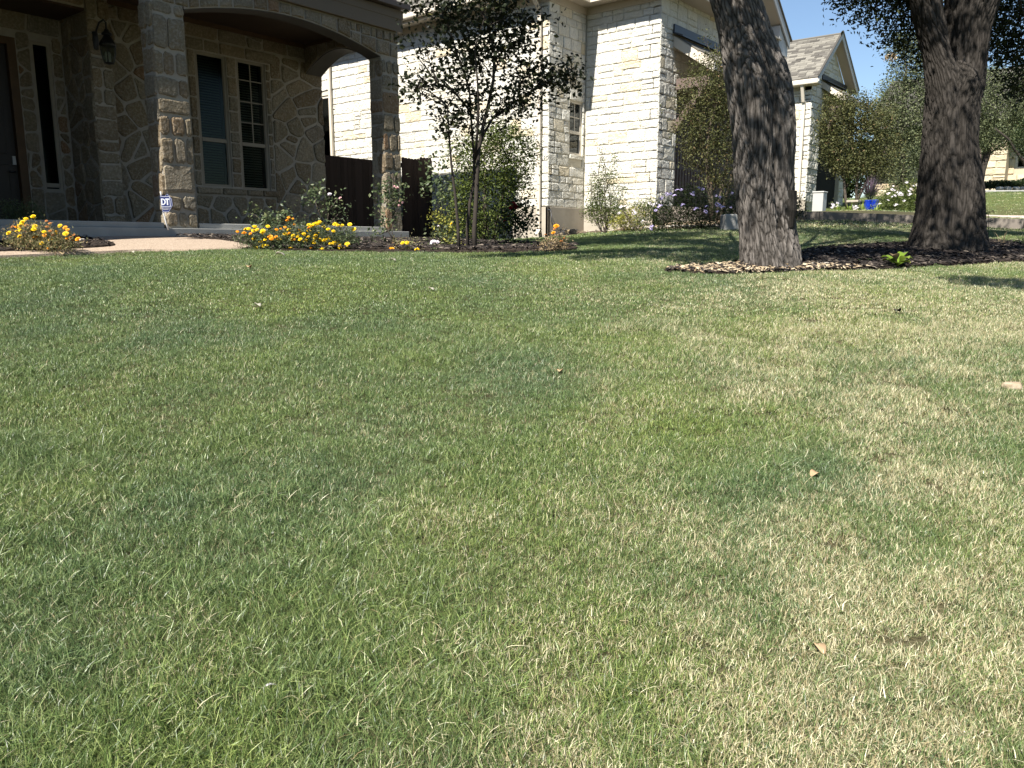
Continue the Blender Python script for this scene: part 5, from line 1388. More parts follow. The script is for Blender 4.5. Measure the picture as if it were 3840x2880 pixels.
rose('rose climbing the right porch column, with a few faded pink heads', [[(1485, 915), (1470, 870), (1480, 810), (1478, 740), (1470, 700)], [(1480, 905), (1450, 860), (1430, 820), (1420, 785)], [(1490, 915), (1505, 880)], [(1465, 860), (1425, 880), (1410, 875)], [(1475, 800), (1500, 775)]],
     [(1430, 720, 14, 18), (1435, 700, 10, 8), (1475, 710, 22, 18), (1490, 735, 18, 20), (1470, 750, 18, 16), (1480, 770, 24, 14), (1420, 790, 12, 10), (1430, 860, 22, 16), (1460, 830, 22, 18), (1412, 880, 10, 10), (1490, 700, 12, 10)], (1485, 918), 9.5, 520, 73, [(1488, 706, 'petal_pink', .9), (1500, 754, 'petal_pink', .8), (1497, 772, 'petal_pink', .7), (1478, 700, 'petal_pink', .6), (1510, 760, 'petal_pink', .6)])
rose('rose with glossy leaves arching in front of the brown gate', [[(1690, 930), (1680, 860), (1660, 780), (1640, 700), (1615, 640), (1590, 600)], [(1665, 790), (1620, 705), (1595, 700)], [(1650, 740), (1668, 690), (1680, 650)], [(1690, 925), (1655, 860), (1635, 830)]],
     [(1600, 595, 18, 8), (1618, 612, 16, 9), (1640, 625, 20, 10), (1660, 645, 16, 9), (1640, 662, 20, 10), (1670, 672, 14, 10), (1655, 690, 18, 9), (1615, 700, 24, 8), (1595, 705, 14, 5), (1645, 715, 20, 10), (1670, 712, 12, 9), (1680, 740, 16, 12), (1665, 600, 10, 8)], (1690, 935), 8.9, 210, 74, lmat='leaf_rose', size=.055, r0=.004)
rose('yellow green rose with orange tinted young leaves left of the crepe myrtle', [[(1660, 935), (1655, 880), (1645, 830)], [(1665, 935), (1690, 870), (1700, 820)], [(1660, 930), (1670, 890), (1675, 850)]],
     [(1645, 808, 22, 14), (1630, 826, 16, 14), (1650, 835, 20, 10), (1680, 840, 14, 18), (1690, 860, 18, 18), (1670, 880, 22, 20), (1695, 900, 20, 24), (1680, 920, 30, 14), (1640, 870, 8, 8), (1705, 800, 16, 22)], (1665, 940), 8.9, 560, 75, [(1643, 849, 'petal_white', .5), (1693, 839, 'petal_yellow', .5)], lmat='leaf_yellow', size=.032, r0=.004)
rose('small rose with blue green leaves at the edge of the mulch beside the myrtle trunks', [[(1650, 930), (1640, 900), (1625, 885)], [(1655, 930), (1665, 900), (1675, 885)]],
     [(1622, 885, 14, 8), (1640, 880, 14, 12), (1655, 895, 22, 12), (1670, 905, 20, 12), (1635, 900, 16, 8), (1685, 915, 14, 10)], (1652, 935), 8.85, 150, 76, lmat='leaf_grey', size=.05, r0=.004)
rose('dark rose with deep red blooms right of the crepe myrtle', [[(1905, 938), (1910, 880), (1920, 830), (1925, 780)], [(1908, 938), (1930, 880), (1960, 830), (1990, 805)], [(1903, 938), (1890, 870), (1880, 820)], [(1912, 900), (1950, 870), (1985, 845)]],
     [(1925, 770, 26, 20), (1900, 800, 30, 24), (1960, 800, 26, 20), (1975, 770, 18, 16), (1940, 830, 36, 24), (1990, 830, 18, 12), (1890, 850, 26, 24), (1930, 870, 30, 26), (1960, 850, 26, 20), (1915, 905, 22, 22), (1972, 785, 14, 16)], (1905, 940), 9.2, 900, 77, [(1925, 770, 'petal_red', 1.5), (1936, 782, 'petal_red', 1.2), (1915, 782, 'petal_red', 1.1), (1904, 812, 'petal_red', .7), (1893, 830, 'petal_red', .7)], lmat='leaf_dark', r0=.006)
# white petunia
g_ = gpx(1632, 944); DW = float(g_[0] * cA + g_[1] * sA)
e = empty('petunia', tuple(g_), 'small pale green plant with one flat white bloom at the mulch edge', 'flowers')
leaves('foliage', M['leaf_rose'], e, pxcl([(1632, 925, 10, 16), (1630, 935, 14, 8)], DW), 90, .035, 3, .5, .2, .5)
flowers(e, [(tuple(at_d(1625, 911, DW)), 'petal_white', 1.5), (tuple(at_d(1638, 910, DW)), 'petal_white', 1.2)], 'rose', None, 'flower', 1, .024)
# green shrub behind the myrtle
shrub('green_shrub', 'big loose green shrub behind the myrtle trunks against the sunlit white wall', 'shrub', (1830, 905), 11.4,
      [(1880, 490, 70, 30), (1820, 540, 70, 45), (1920, 540, 80, 45), (1990, 560, 40, 40, 0, .5), (1760, 600, 60, 55), (1850, 620, 90, 60), (1940, 620, 70, 55), (1720, 560, 40, 40, 0, .5), (1780, 700, 70, 60), (1870, 700, 80, 55), (1930, 690, 60, 45), (1760, 800, 60, 60), (1830, 800, 70, 60), (1900, 790, 50, 50), (1780, 870, 60, 40), (1850, 870, 60, 35), (1720, 730, 40, 60), (1700, 840, 30, 50), (1660, 760, 20, 30, 0, .4)],
      M['leaf_green'], 13000, .046, 81, 14, r0=.014)
wb = at_x(2260, 845, 14.0)
shrub('wall_shrub', 'upright feathery green shrub growing against the middle of the sunlit white wall', 'shrub', (2265, 842), 15.1,
      [(2258, 570, 8, 20, 0, .8), (2262, 620, 16, 28, 0, .7), (2305, 600, 10, 25, 0, .6), (2225, 650, 10, 30, 0, .6), (2260, 690, 30, 40), (2300, 670, 22, 36, 0, .7), (2225, 720, 22, 40), (2270, 760, 45, 45), (2320, 740, 22, 36, 0, .6), (2240, 800, 40, 35), (2290, 810, 50, 34), (2210, 790, 24, 30), (2340, 700, 10, 30, 0, .4), (2330, 800, 22, 30)],
      M['leaf_green'], 6500, .036, 82, 16, r0=.010)
shrub('flowering_shrub', 'low yellow green shrub with pale pink flowers at the base of the white wall', 'shrub', (2360, 860), 14.0,
      [(2320, 835, 26, 22), (2350, 820, 34, 28), (2390, 800, 36, 36), (2430, 790, 28, 34), (2300, 845, 14, 14), (2440, 760, 16, 20, 0, .5), (2380, 845, 45, 16)], M['leaf_yellow'], 2600, .035, 83, 8)
e = bpy.context.scene.collection.objects[-2].parent if False else None
pl = shrub('plumbago', 'wide dark green plumbago bush dotted with lilac flowers left of the near oak trunk', 'shrub', (2600, 862), 13.3,
      [(2480, 800, 50, 45), (2540, 770, 60, 50), (2600, 760, 60, 55), (2660, 780, 55, 50), (2720, 780, 50, 50), (2500, 840, 60, 26), (2580, 830, 70, 34), (2660, 835, 70, 30), (2740, 820, 40, 40), (2450, 830, 34, 26), (2570, 720, 50, 18, 0, .6), (2760, 740, 40, 30)], M['leaf_dark'], 9500, .036, 84, 10)
rp = random.Random(44)
fl = [(2540, 716), (2555, 712), (2600, 722), (2620, 705), (2635, 712), (2500, 730), (2515, 728), (2530, 735), (2595, 732), (2685, 735), (2700, 740), (2745, 725), (2475, 775), (2460, 790), (2690, 768), (2700, 772), (2650, 775), (2645, 795), (2740, 780), (2710, 780), (2690, 795), (2560, 770), (2440, 860), (2445, 850), (2480, 745), (2610, 785)]
flowers(pl, [(tuple(at_d(a, b, 13.0 + rp.uniform(-.2, .1))), 'petal_lilac', rp.uniform(.7, 1.3)) for a, b in fl], 'cluster', None, 'flower', 2, .040)
lw = shrub('flowering_shrub', 'pale lilac flowering shrub between the yellow green shrub and the plumbago', 'shrub', (2400, 860), 13.7, [(2330, 775, 20, 16), (2420, 770, 40, 20), (2455, 790, 22, 22), (2400, 830, 30, 20)], M['leaf_rose'], 1100, .034, 86, 5)
flowers(lw, [(tuple(at_d(a, b, 13.5)), 'petal_white', rp.uniform(.7, 1.2)) for a, b in ((2330, 778), (2345, 775), (2355, 780), (2322, 800), (2375, 790), (2435, 765), (2450, 770), (2460, 765), (2380, 800), (2410, 830))], 'cluster', None, 'flower', 5, .04)
# crepe myrtle at the garage
DG = 15.0
gm = empty('crepe_myrtle', tuple(at_d(2670, 850, DG)), 'olive and brown crepe myrtle against the white house garage, partly behind the near oak', 'tree')
stems2 = [[(2670, 850), (2672, 760), (2660, 660), (2640, 560), (2620, 450), (2600, 380)], [(2680, 850), (2700, 740), (2720, 640), (2740, 540), (2760, 440)], [(2672, 850), (2660, 740), (2650, 600), (2660, 480), (2690, 380), (2700, 300)], [(2690, 850), (2735, 700), (2760, 600)]]
P2 = []
for s_ in stems2:
    P = pxpath(s_, DG); m = MB(); m.tube(P, [.035 * (1 - .6 * i / (len(P) - 1)) for i in range(len(P))], 8); m.build('trunk', M['thin_bark'], gm, smooth=True); P2.append(P)
gc = pxcl([(2640, 250, 60, 40, 0, .7), (2700, 230, 60, 50), (2640, 320, 80, 50), (2720, 320, 60, 60), (2600, 400, 60, 50), (2670, 400, 80, 60), (2740, 420, 60, 60), (2590, 480, 60, 45), (2650, 500, 80, 60), (2730, 520, 60, 60), (2620, 580, 60, 50), (2700, 600, 70, 60), (2590, 545, 30, 30, 0, .5), (2560, 390, 30, 40, 0, .5), (2650, 670, 50, 40, 0, .7), (2720, 680, 50, 40), (2640, 150, 10, 40, 0, .3), (2680, 170, 12, 40, 0, .3), (2550, 540, 22, 12, 0, .4), (2590, 620, 22, 12, 0, .4), (2490, 420, 10, 30, 0, .25)], DG)
leaves('foliage', M['leaf_olive'], gm, gc, 15000, .045, 91, .8, .25, .5, 0, 4)
branches('branch', M['thin_bark'], gm, P2, gc, 92, .010, 3)
e = shrub('small_shrub', 'small dark shrub peeping out right of the near oak trunk by the driveway', 'shrub', (2995, 835), 15.0, [(2990, 760, 22, 24), (3000, 800, 22, 24), (2985, 820, 20, 18)], M['leaf_dark'], 900, .04, 93, 5)
# boxwoods by the front door
shrub('boxwood', 'rounded dark green boxwood in front of the dark front door', 'shrub', (75, 890), 9.85, [(60, 800, 44, 34), (30, 780, 20, 20), (40, 840, 34, 34), (85, 830, 34, 34), (60, 860, 40, 26), (75, 790, 16, 14)], M['leaf_rose'], 2600, .028, 94, 8, clump=5)
shrub('boxwood', 'narrower upright boxwood with one tall shoot beside the door frame', 'shrub', (128, 890), 9.85, [(113, 755, 5, 18, 0, .4), (118, 785, 14, 18), (125, 815, 22, 24), (150, 800, 14, 8, 0, .4), (120, 850, 24, 30)], M['leaf_rose'], 1300, .028, 95, 6, clump=5)

# ------------------------------------------------------------------ across the driveway
DB_ = 23.5
def fz(px, py, D): p = at_d(px, py, D); return (p[0], p[1], h1(p[0], p[1]))
big = empty('large_shrub', fz(3210, 800, 24.5), 'large olive and green shrub tree in front of the farther gabled house', 'tree')
bs = [[(3180, 800), (3170, 740), (3165, 680), (3150, 600)], [(3212, 800), (3212, 700), (3225, 600), (3230, 500)], [(3195, 790), (3240, 700), (3290, 620), (3330, 540)]]
Pb = []
for s_ in bs:
    P = pxpath(s_, 24.5); m = MB(); m.tube(P, [.05, .042, .035, .02], 8); m.build('trunk', M['thin_bark'], big, smooth=True); Pb.append(P)
bc = pxcl([(3100, 460, 40, 50), (3150, 420, 50, 60), (3200, 430, 60, 60), (3110, 540, 50, 50), (3170, 520, 60, 60), (3240, 500, 60, 60), (3290, 450, 60, 60), (3130, 600, 50, 40), (3190, 610, 60, 50), (3260, 600, 60, 60), (3330, 560, 50, 60), (3100, 390, 14, 40, 0, .5), (3135, 400, 10, 36, 0, .4), (3170, 380, 14, 30, 0, .5), (3220, 380, 50, 30, 0, .6), (3310, 640, 50, 40), (3080, 500, 20, 40, 0, .6), (3150, 640, 40, 20, 0, .5)], 24.5)
leaves('foliage', M['leaf_olive'], big, bc, 20000, .070, 101, .8, .25, .5, 0, 4)
branches('branch', M['thin_bark'], big, Pb, bc, 102, .014, 2)
g3 = empty('evergreen_tree', fz(3380, 780, 29), 'tall grey green leafy tree rising behind the shrubs left of the dark oak trunk', 'tree')
m = MB(); P = pxpath([(3385, 790), (3385, 650), (3380, 500), (3390, 350), (3400, 250)], 29); m.tube(P, [.12, .11, .09, .06, .03], 8); m.build('trunk', M['thin_bark'], g3, smooth=True)
gc3 = pxcl([(3400, 250, 60, 60), (3450, 300, 60, 60), (3350, 330, 50, 50, 0, .8), (3420, 380, 70, 60), (3480, 420, 60, 60), (3330, 400, 60, 50), (3370, 470, 70, 60), (3440, 500, 70, 60), (3290, 440, 45, 45), (3400, 580, 70, 50), (3450, 600, 40, 40), (3340, 180, 26, 30, 0, .6), (3390, 170, 40, 30, 0, .8), (3380, 650, 50, 50), (3430, 160, 50, 40), (3380, 720, 50, 40), (3320, 360, 14, 14, 0, .4), (3500, 250, 50, 60), (3550, 350, 60, 60)], 29)
leaves('foliage', M['leaf_grey'], g3, gc3, 26000, .080, 103, .8, .25, .5, 0, 4)
branches('branch', M['thin_bark'], g3, [P], gc3, 104, .02, 2)
g4 = empty('evergreen_tree', fz(3740, 740, 33), 'spreading grey green tree right of the dark oak trunk in front of the beige house', 'tree')
st4 = [[(3668, 735), (3672, 650), (3640, 600), (3600, 540), (3560, 480)], [(3668, 735), (3685, 640), (3705, 580), (3720, 500), (3740, 420)]]
P4 = []
for s_ in st4:
    P = pxpath(s_, 33); m = MB(); m.tube(P, [.13, .11, .09, .07, .04], 8); m.build('trunk', M['dark_bark'], g4, smooth=True); P4.append(P)
gc4 = pxcl([(3700, 300, 50, 50), (3760, 320, 60, 60), (3820, 380, 60, 50), (3690, 380, 60, 50), (3750, 420, 70, 50), (3820, 460, 60, 45), (3700, 460, 60, 50), (3680, 530, 50, 30), (3740, 510, 70, 36), (3800, 520, 60, 30), (3720, 555, 40, 20, 0, .6), (3860, 420, 60, 60), (3640, 480, 50, 60), (3650, 560, 30, 26), (3620, 400, 60, 60), (3840, 540, 40, 26, 0, .6)], 33)
leaves('foliage', M['leaf_grey'], g4, gc4, 26000, .080, 105, .8, .25, .5, 0, 4)
branches('branch', M['dark_bark'], g4, P4, gc4, 106, .02, 2)
g5 = empty('bare_tree', fz(3850, 735, 30), 'thin leaning tree trunk crossing the window of the beige house at the right edge', 'tree')
P = pxpath([(3900, 760), (3860, 650), (3835, 600), (3805, 560), (3780, 520), (3730, 480)], 30); m = MB(); m.tube(P, [.08, .07, .06, .05, .04, .02], 8); m.build('trunk', M['dark_bark'], g5, smooth=True)
leaves('foliage', M['leaf_dark'], g5, pxcl([(3830, 500, 40, 30), (3800, 540, 20, 30), (3850, 560, 30, 40), (3870, 480, 50, 40)], 30), 1500, .08, 107, .8, .25, .5, 0, 4)
# far tree line that closes the view
for i, (px_, py_, rx, ry, D, lab) in enumerate(((3170, 660, 80, 80, 42, 'dim dark tree filling the gap beside the farther gabled house'), (3330, 640, 70, 70, 50, 'dim far tree showing left of the dark oak under the leaves'), (3600, 620, 110, 80, 55, 'dim far tree hidden mostly behind the dark oak trunk'))):
    e = empty('far_tree', fz(px_, 780, D), lab, 'tree')
    m = MB(); p0 = fz(px_, 780, D); m.tube([p0, (p0[0], p0[1], p0[2] + 5)], [.2, .12], 6); m.build('trunk', M['dark_bark'], e)
    leaves('foliage', M['leaf_dark'], e, pxcl([(px_, py_, rx, ry), (px_ - 50, py_ - 60, rx * .7, ry * .7), (px_ + 60, py_ - 80, rx * .7, ry * .7)], D), 5000, .2, 110 + i, .8, .3, .6)
# lantana, pots, lilies, white box, stones
lt = shrub('lantana', 'lantana bush with pale pink flower heads beside the blue pots', 'shrub', (3390, 830), 22.5, [(3340, 740, 40, 34), (3380, 760, 50, 40), (3430, 760, 40, 40), (3360, 800, 50, 30), (3410, 810, 50, 26), (3450, 740, 36, 40), (3430, 700, 40, 24, 0, .6), (3310, 780, 30, 36)], M['leaf_green'], 7500, .05, 121, 8)
flowers(lt, [(tuple(at_d(a, b, 22.1 + rp.uniform(-.2, .1))), 'petal_white', rp.uniform(.8, 1.5)) for a, b in ((3350, 699), (3345, 712), (3335, 725), (3355, 715), (3365, 722), (3375, 725), (3370, 732), (3330, 728), (3345, 738), (3355, 735), (3383, 733), (3408, 719), (3412, 730), (3425, 698), (3440, 695), (3415, 710), (3330, 752), (3391, 754), (3360, 770), (3442, 747), (3400, 686), (3300, 766), (3380, 730))], 'cluster', None, 'flower', 6, .042)
for i, (px_, lab) in enumerate(((3253, 'left of the two glossy cobalt blue pots across the driveway'), (3279, 'right of the two glossy cobalt blue pots, nearest the lantana'))):
    p = at_d(px_, 790, 24.0 - i * .15); m = MB(); z0 = at_d(px_, 785, 24)[2] - .02
    m.lathe((p[0], p[1], z0 - .12), [(.06, .05), (.07, .06), (.095, .14), (.108, .27), (.100, .38), (.108, .40), (.10, .41), (.09, .38), (0, .37)], 24)
    o = m.build('plant_pot', M['pot_blue'], None, smooth=True); tag(o, lab, 'plant pot', 'blue pots by the driveway')
pg = empty('fountain_grass', tuple(at_d(3265, 745, 24.3)), 'purple plumed fountain grass spilling over the two blue pots', 'plant')
def blades(name, mat, parent, c, n, L, spread, w, seed, grav=.5, zdir=1.0):
    r = np.random.RandomState(seed); V = []; Fq = []
    for i in range(n):
        a = r.uniform(0, 6.28); s = r.uniform(.15, 1) * spread; Li = L * r.uniform(.6, 1.1)
        d = np.array((math.cos(a) * s, math.sin(a) * s, zdir)); d /= np.linalg.norm(d); side = np.array((-math.sin(a), math.cos(a), 0)) * w * r.uniform(.7, 1.2) / 2
        p = np.array(c, float) + np.array((math.cos(a), math.sin(a), 0)) * r.uniform(0, .05); b = len(V)
        for k_ in range(5):
            t = k_ / 4; q_ = p + d * Li * t + np.array((0, 0, -grav * Li * t * t * s)); ww = side * (1 - t ** 2 * .95)
            V += [q_ - ww, q_ + ww]
        for k_ in range(4): Fq.append((b + 2 * k_, b + 2 * k_ + 1, b + 2 * k_ + 3, b + 2 * k_ + 2))
    return quick(name, V, Fq, mat, parent, smooth=True)
blades('blades', M['leaf_rose'], pg, at_d(3262, 748, 24.2), 420, .62, 1.1, .012, 1, .7)
blades('plumes', M['leaf_purple'], pg, at_d(3262, 748, 24.2), 150, .85, .8, .022, 2, .5)
for i, (px_, py_, lab) in enumerate(((3140, 800, 'strappy green lily clump nearest the white utility box'), (3185, 798, 'strappy lily clump under the stone seat across the driveway'), (3230, 800, 'strappy lily clump in front of the left blue pot'), (3285, 800, 'strappy lily clump right of the blue pots by the pale rocks'))):
    e = empty('lily_clump', fz(px_, py_, 21.5), lab, 'plant', 'lilies along the far edge of the driveway'); blades('blades', M['leaf_bright'], e, at_d(px_, py_ + 4, 21.5), 46, .38, 1.0, .035, 20 + i, .8)
for i, (px_, py_, lab) in enumerate(((3130, 772, 'white flowering clump right of the utility box'), (3205, 778, 'white flowering clump between the lilies'))):
    e = shrub('white_flowers', lab, 'flowers', (px_, 800), 21.8, [(px_, py_, 16, 14), (px_, py_ + 14, 20, 10)], M['leaf_grey'], 300, .035, 130 + i, 4)
    flowers(e, [(tuple(at_d(px_ + rp.uniform(-12, 12), py_ + rp.uniform(-10, 10), 21.6)), 'petal_white', rp.uniform(.6, 1.1)) for _ in range(9)], 'cluster', None, 'flower', i, .05)
ub = at_d(3073, 757, 19.6); wx = 42 / F * 19.6 / 2
m = MB(); m.box(ub[0] - .14, ub[0] + .14, ub[1] - wx * .9, ub[1] + wx * .9, ub[2] - .32, ub[2] + .21); m.box(ub[0] - .155, ub[0] + .155, ub[1] - wx * .9 - .015, ub[1] + wx * .9 + .015, ub[2] + .21, ub[2] + .245)
o = m.build('utility_box', M['grey_plastic'], None, bevel=.012); tag(o, 'pale grey upright utility box on the far side of the driveway', 'utility box')
sb_ = at_d(3202, 755, 23.0); m = MB(); m.box(sb_[0] - .16, sb_[0] + .16, sb_[1] - .16, sb_[1] + .16, sb_[2] - .03, sb_[2] + .03); m.lathe((sb_[0], sb_[1], sb_[2] - .5), [(.14, 0), (.08, .1), (.07, .38), (.12, .47)], 10)
o = m.build('stone_pedestal', M['concrete_tan'], None, bevel=.008); tag(o, 'small grey stone pedestal left of the blue pots', 'pedestal')
wt_ = at_d(3142, 772, 21.2)
def rock(name, label, cat, c, r3, seed, mat='pale_rock', group=None, rot=0.0):
    import bmesh
    bm = bmesh.new(); bmesh.ops.create_icosphere(bm, subdivisions=3, radius=1.0); rq = np.random.RandomState(seed)
    for v in bm.verts:
        p = np.array(v.co)[None]; k_ = 1 + float(wob(p, 2.2, .16, seed)[0]) + float(wob(p, 7, .05, seed + 1)[0])
        x, y, z = v.co * k_; z = max(min(z, .75), -.6)
        v.co = (x * r3[0] * math.cos(rot) - y * r3[1] * math.sin(rot), x * r3[0] * math.sin(rot) + y * r3[1] * math.cos(rot), z * r3[2])
    me = bpy.data.meshes.new(name); bm.to_mesh(me); bm.free()
    o = link(name, me, M[mat] if isinstance(mat, str) else mat); o.location = Vector(tuple(c)); me.polygons.foreach_set('use_smooth', [True] * len(me.polygons))
    return tag(o, label, cat, group)
rock('rock', 'long pale rock at the driveway edge below the lantana', 'rock', at_d(3330, 800, 19.9), (.34, .14, .09), 1, rot=R(-51))
rock('rock', 'pale rock tucked beside the dark oak trunk beyond the driveway', 'rock', at_d(3448, 765, 24), (.16, .14, .14), 3)
rock('rock', 'flat pale rock row end near the lantana', 'rock', at_d(3385, 800, 20.3), (.30, .12, .06), 4, rot=R(-51))
# low stone walls and hedges by the beige house
se = empty('stone_edging', tuple(at_d(3780, 712, 34)), 'low pale stone edging along the far kerb in front of the beige house', 'edging')
for i in range(9):
    x = 3745 + i * 30; o = rock('stone', None, None, at_d(x + 4, 708, 34.2), (.19, .15, .11), 20 + i); o.parent = se; o.location = Vector(o.location) - Vector(se.location)
hd = empty('hedge', fz(3760, 690, 36), 'low dark hedge in front of the beige stone house', 'hedge'); leaves('foliage', M['leaf_dark'], hd, pxcl([(3720, 692, 30, 16), (3760, 690, 34, 14), (3800, 690, 34, 13), (3845, 685, 34, 16), (3890, 690, 34, 16)], 36), 5000, .09, 141, .8, .2, .5)
hb_ = empty('round_bush', fz(3690, 705, 35), 'small round clipped bush beside the dark oak trunk at the far kerb', 'bush'); leaves('foliage', M['leaf_dark'], hb_, pxcl([(3690, 697, 16, 10)], 35), 1200, .07, 142, .8, .4, .5)
kb = [tuple(at_d(px_, 719, 33)) for px_ in (3540, 3700, 3860, 4100)]
m = MB()
for a, b in zip(kb[:-1], kb[1:]): m.obox((a[0], a[1], a[2] - .25), (b[0] - a[0], b[1] - a[1], b[2] - a[2]), (.35, .25, .06), (0, 0, .28))
tag(m.build('kerb', M['concrete'], None), kind='structure')

M['tan_rock'] = stone_mat('tan_rock', [(0, (0.36, 0.28, 0.19)), (1, (0.30, 0.23, 0.15))], b1=0.01)
# ------------------------------------------------------------------ edging, rocks and plants on this side
eg = empty('stone_edging', tuple(at_d(2480, 862, 13.2)), 'flat pale limestone edging between the lawn and the bed of the white house', 'edging')
pts = [(2262, 865), (2320, 864), (2385, 863), (2440, 861), (2500, 859), (2545, 857), (2600, 857), (2655, 856), (2705, 856), (2745, 855)]
for i, (a, b) in enumerate(pts):
    c = gpx(a, b); o = rock('stone', None, None, (c[0] + .05, c[1] + .05, c[2] + .03), (.16, .10, .045), 40 + i, rot=R(-51)); o.parent = eg; o.location = Vector(o.location) - Vector(eg.location)
c = gpx(2066, 882); m = MB(); m.obox((c[0] - .06, c[1] - .02, c[2] - .04), (.13 * sA, -.13 * cA, 0), (.1 * cA, .1 * sA, 0), (0, 0, .15)); o = m.build('stone_block', M['pale_rock'], None, bevel=.02); tag(o, 'squared pale stone block at the end of the lawn near the garden hose', 'stone')
c = gpx(2755, 862); m = MB(); m.obox((c[0] - .15, c[1] + .1, c[2] - .1), (.55 * sA, -.55 * cA, 0), (.3 * cA, .3 * sA, 0), (0, 0, .34)); o = m.build('concrete_block', M['concrete'], None, bevel=.02); tag(o, 'low concrete block between the plumbago and the near oak trunk', 'block')
rock('rock', 'flat white rock lying in the mulch right of the near oak trunk', 'rock', gpx(3062, 1003) + np.array((0, 0, .02)), (.135, .09, .032), 7, rot=R(-51))
rock('rock', 'small white rock lying in the left mulch island behind the marigolds', 'rock', gpx(305, 918) + np.array((0, 0, .05)), (.05, .04, .03), 9)
rock('rock', 'pale tan rock half sunk in the dry grass at the right edge of the lawn', 'rock', gpx(3795, 1466) + np.array((0, 0, .02)), (.045, .032, .026), 11, rot=R(-51), mat='tan_rock')
def hosta(label, c, n, L, W_, mat, seed, rise=.6, group=None, name='hosta'):
    e = empty(name, tuple(c), label, 'plant', group); r = random.Random(seed)
    for i in range(n):
        a = 2 * math.pi * i / n + r.uniform(-.3, .3); Li = L * r.uniform(.75, 1.1); u = np.array((math.cos(a), math.sin(a), 0)); s = np.array((-math.sin(a), math.cos(a), 0)); el = rise * r.uniform(.5, 1.3)
        V = []; Fq = []; N_ = 7
        for k_ in range(N_ + 1):
            t = k_ / N_; w_ = W_ * (.12 if t < .3 else math.sin(math.pi * min(1, (t - .25) / .75)) ** .75 * .5 + .0) ; h_ = el * Li * math.sin(t * 1.9) - .1 * Li * t * t
            p = np.array(c, float) + u * Li * t * .9 + np.array((0, 0, h_ + .01))
            V += [p - s * w_ + np.array((0, 0, w_ * .35)), p, p + s * w_ + np.array((0, 0, w_ * .35))]
        for k_ in range(N_):
            b = k_ * 3; Fq += [(b, b + 1, b + 4, b + 3), (b + 1, b + 2, b + 5, b + 4)]
        quick('leaf', V, Fq, M[mat if not isinstance(mat, tuple) else mat[i % len(mat)]], e, smooth=True)
    return e
g_ = gpx(3362, 1010); hosta('bright green plant with broad rounded leaves in the mulch between the two oaks', g_ + np.array((0, 0, .01)), 11, .15, .085, ('leaf_bright', 'leaf_bright', 'leaf_yellow', 'leaf_bright', 'leaf_bright', 'leaf_dry'), 1, .75, name='broadleaf_plant')
g_ = gpx(3215, 990); hosta('small dark green plant lying low in the shaded mulch between the oaks', g_, 7, .14, .045, 'leaf_rose', 2, .3, name='broadleaf_plant')
g_ = gpx(2925, 1016); hosta('wilted yellow and tan leafy plant at the foot of the near oak trunk', g_, 6, .16, .05, ('leaf_yellow', 'leaf_dry', 'leaf_yellow'), 4, .7, name='broadleaf_plant')
e = empty('dry_plant', tuple(gpx(3755, 925)), 'brown arching dead fern in the shade right of the dark oak trunk', 'plant'); blades('blades', M['leaf_dry'], e, gpx(3755, 925), 40, .30, 1.3, .008, 5, 1.1)
e = empty('dry_plant', tuple(gpx(3835, 925)), 'second clump of arching strappy leaves at the right edge of the shaded mulch', 'plant'); blades('blades', M['leaf_rose'], e, gpx(3835, 925), 24, .25, 1.3, .010, 6, 1.1)
g_ = at_d(3710, 850, 10.6); e = empty('sapling', fz(3710, 850, 10.6), 'single thin dark weed stem standing right of the dark oak trunk', 'plant')
m = MB(); p0 = fz(3710, 850, 10.6); m.tube([p0, at_d(3708, 830, 10.6), at_d(3706, 800, 10.6), at_d(3700, 785, 10.6)], .003, 4); m.tube([at_d(3706, 805, 10.6), at_d(3722, 788, 10.6), at_d(3730, 798, 10.6)], .002, 4); m.build('stem', M['dark_bark'], e)
leaves('foliage', M['leaf_dark'], e, pxcl([(3700, 803, 10, 8), (3724, 794, 6, 5), (3718, 828, 5, 4)], 10.6), 26, .03, 9, .6, .3, .5)

# ------------------------------------------------------------------ yard sign
DSg = 10.02
sp = at_d(640, 757, DSg)
sg = empty('yard_sign', tuple(at_d(633, 858, DSg)), 'blue octagonal security yard sign on a leaning grey stake by the left porch column', 'sign')
rt2 = np.array((sA, -cA, 0)); upv = np.array((0, 0, 1.)); bk = np.array((cA, sA, 0))
# only the right two thirds of the plate face the lawn
ux = rt2; nrm = np.array((-cA, -sA, 0)); cc = np.array(at_d(624, 761, DSg))
OUT = [(-.055, -.113), (.022, -.113), (.078, -.030), (.072, .050), (.020, .114), (-.006, .090), (-.076, .088), (-.068, -.030)]
m = MB(); m.prism([cc + ux * a + upv * b for a, b in OUT], nrm * -.006); m.build('plate', M['sign_blue'], sg)
def strip(pts2, off=.0022, mat='sign_white', name='marking', th=.0018):
    m = MB()
    for P in pts2: m.prism([cc + ux * a + upv * b + nrm * off for a, b in P], nrm * -th)
    return m.build(name, M[mat], sg)
IN_ = [(a * .93, b * .95) for a, b in OUT]; IN2 = [(a * .89, b * .925) for a, b in OUT]
strip([[IN_[i], IN_[(i + 1) % 8], IN2[(i + 1) % 8], IN2[i]] for i in range(5)] + [[IN_[7], IN_[0], IN2[0], IN2[7]]], name='border')
bx_ = lambda a0, a1, b0, b1: [(a0, b0), (a1, b0), (a1, b1), (a0, b1)]
strip([bx_(-.070, .044, .074, .079), bx_(-.064, .050, -.046, -.041), bx_(.044, .050, -.041, .079)], name='frame_line')
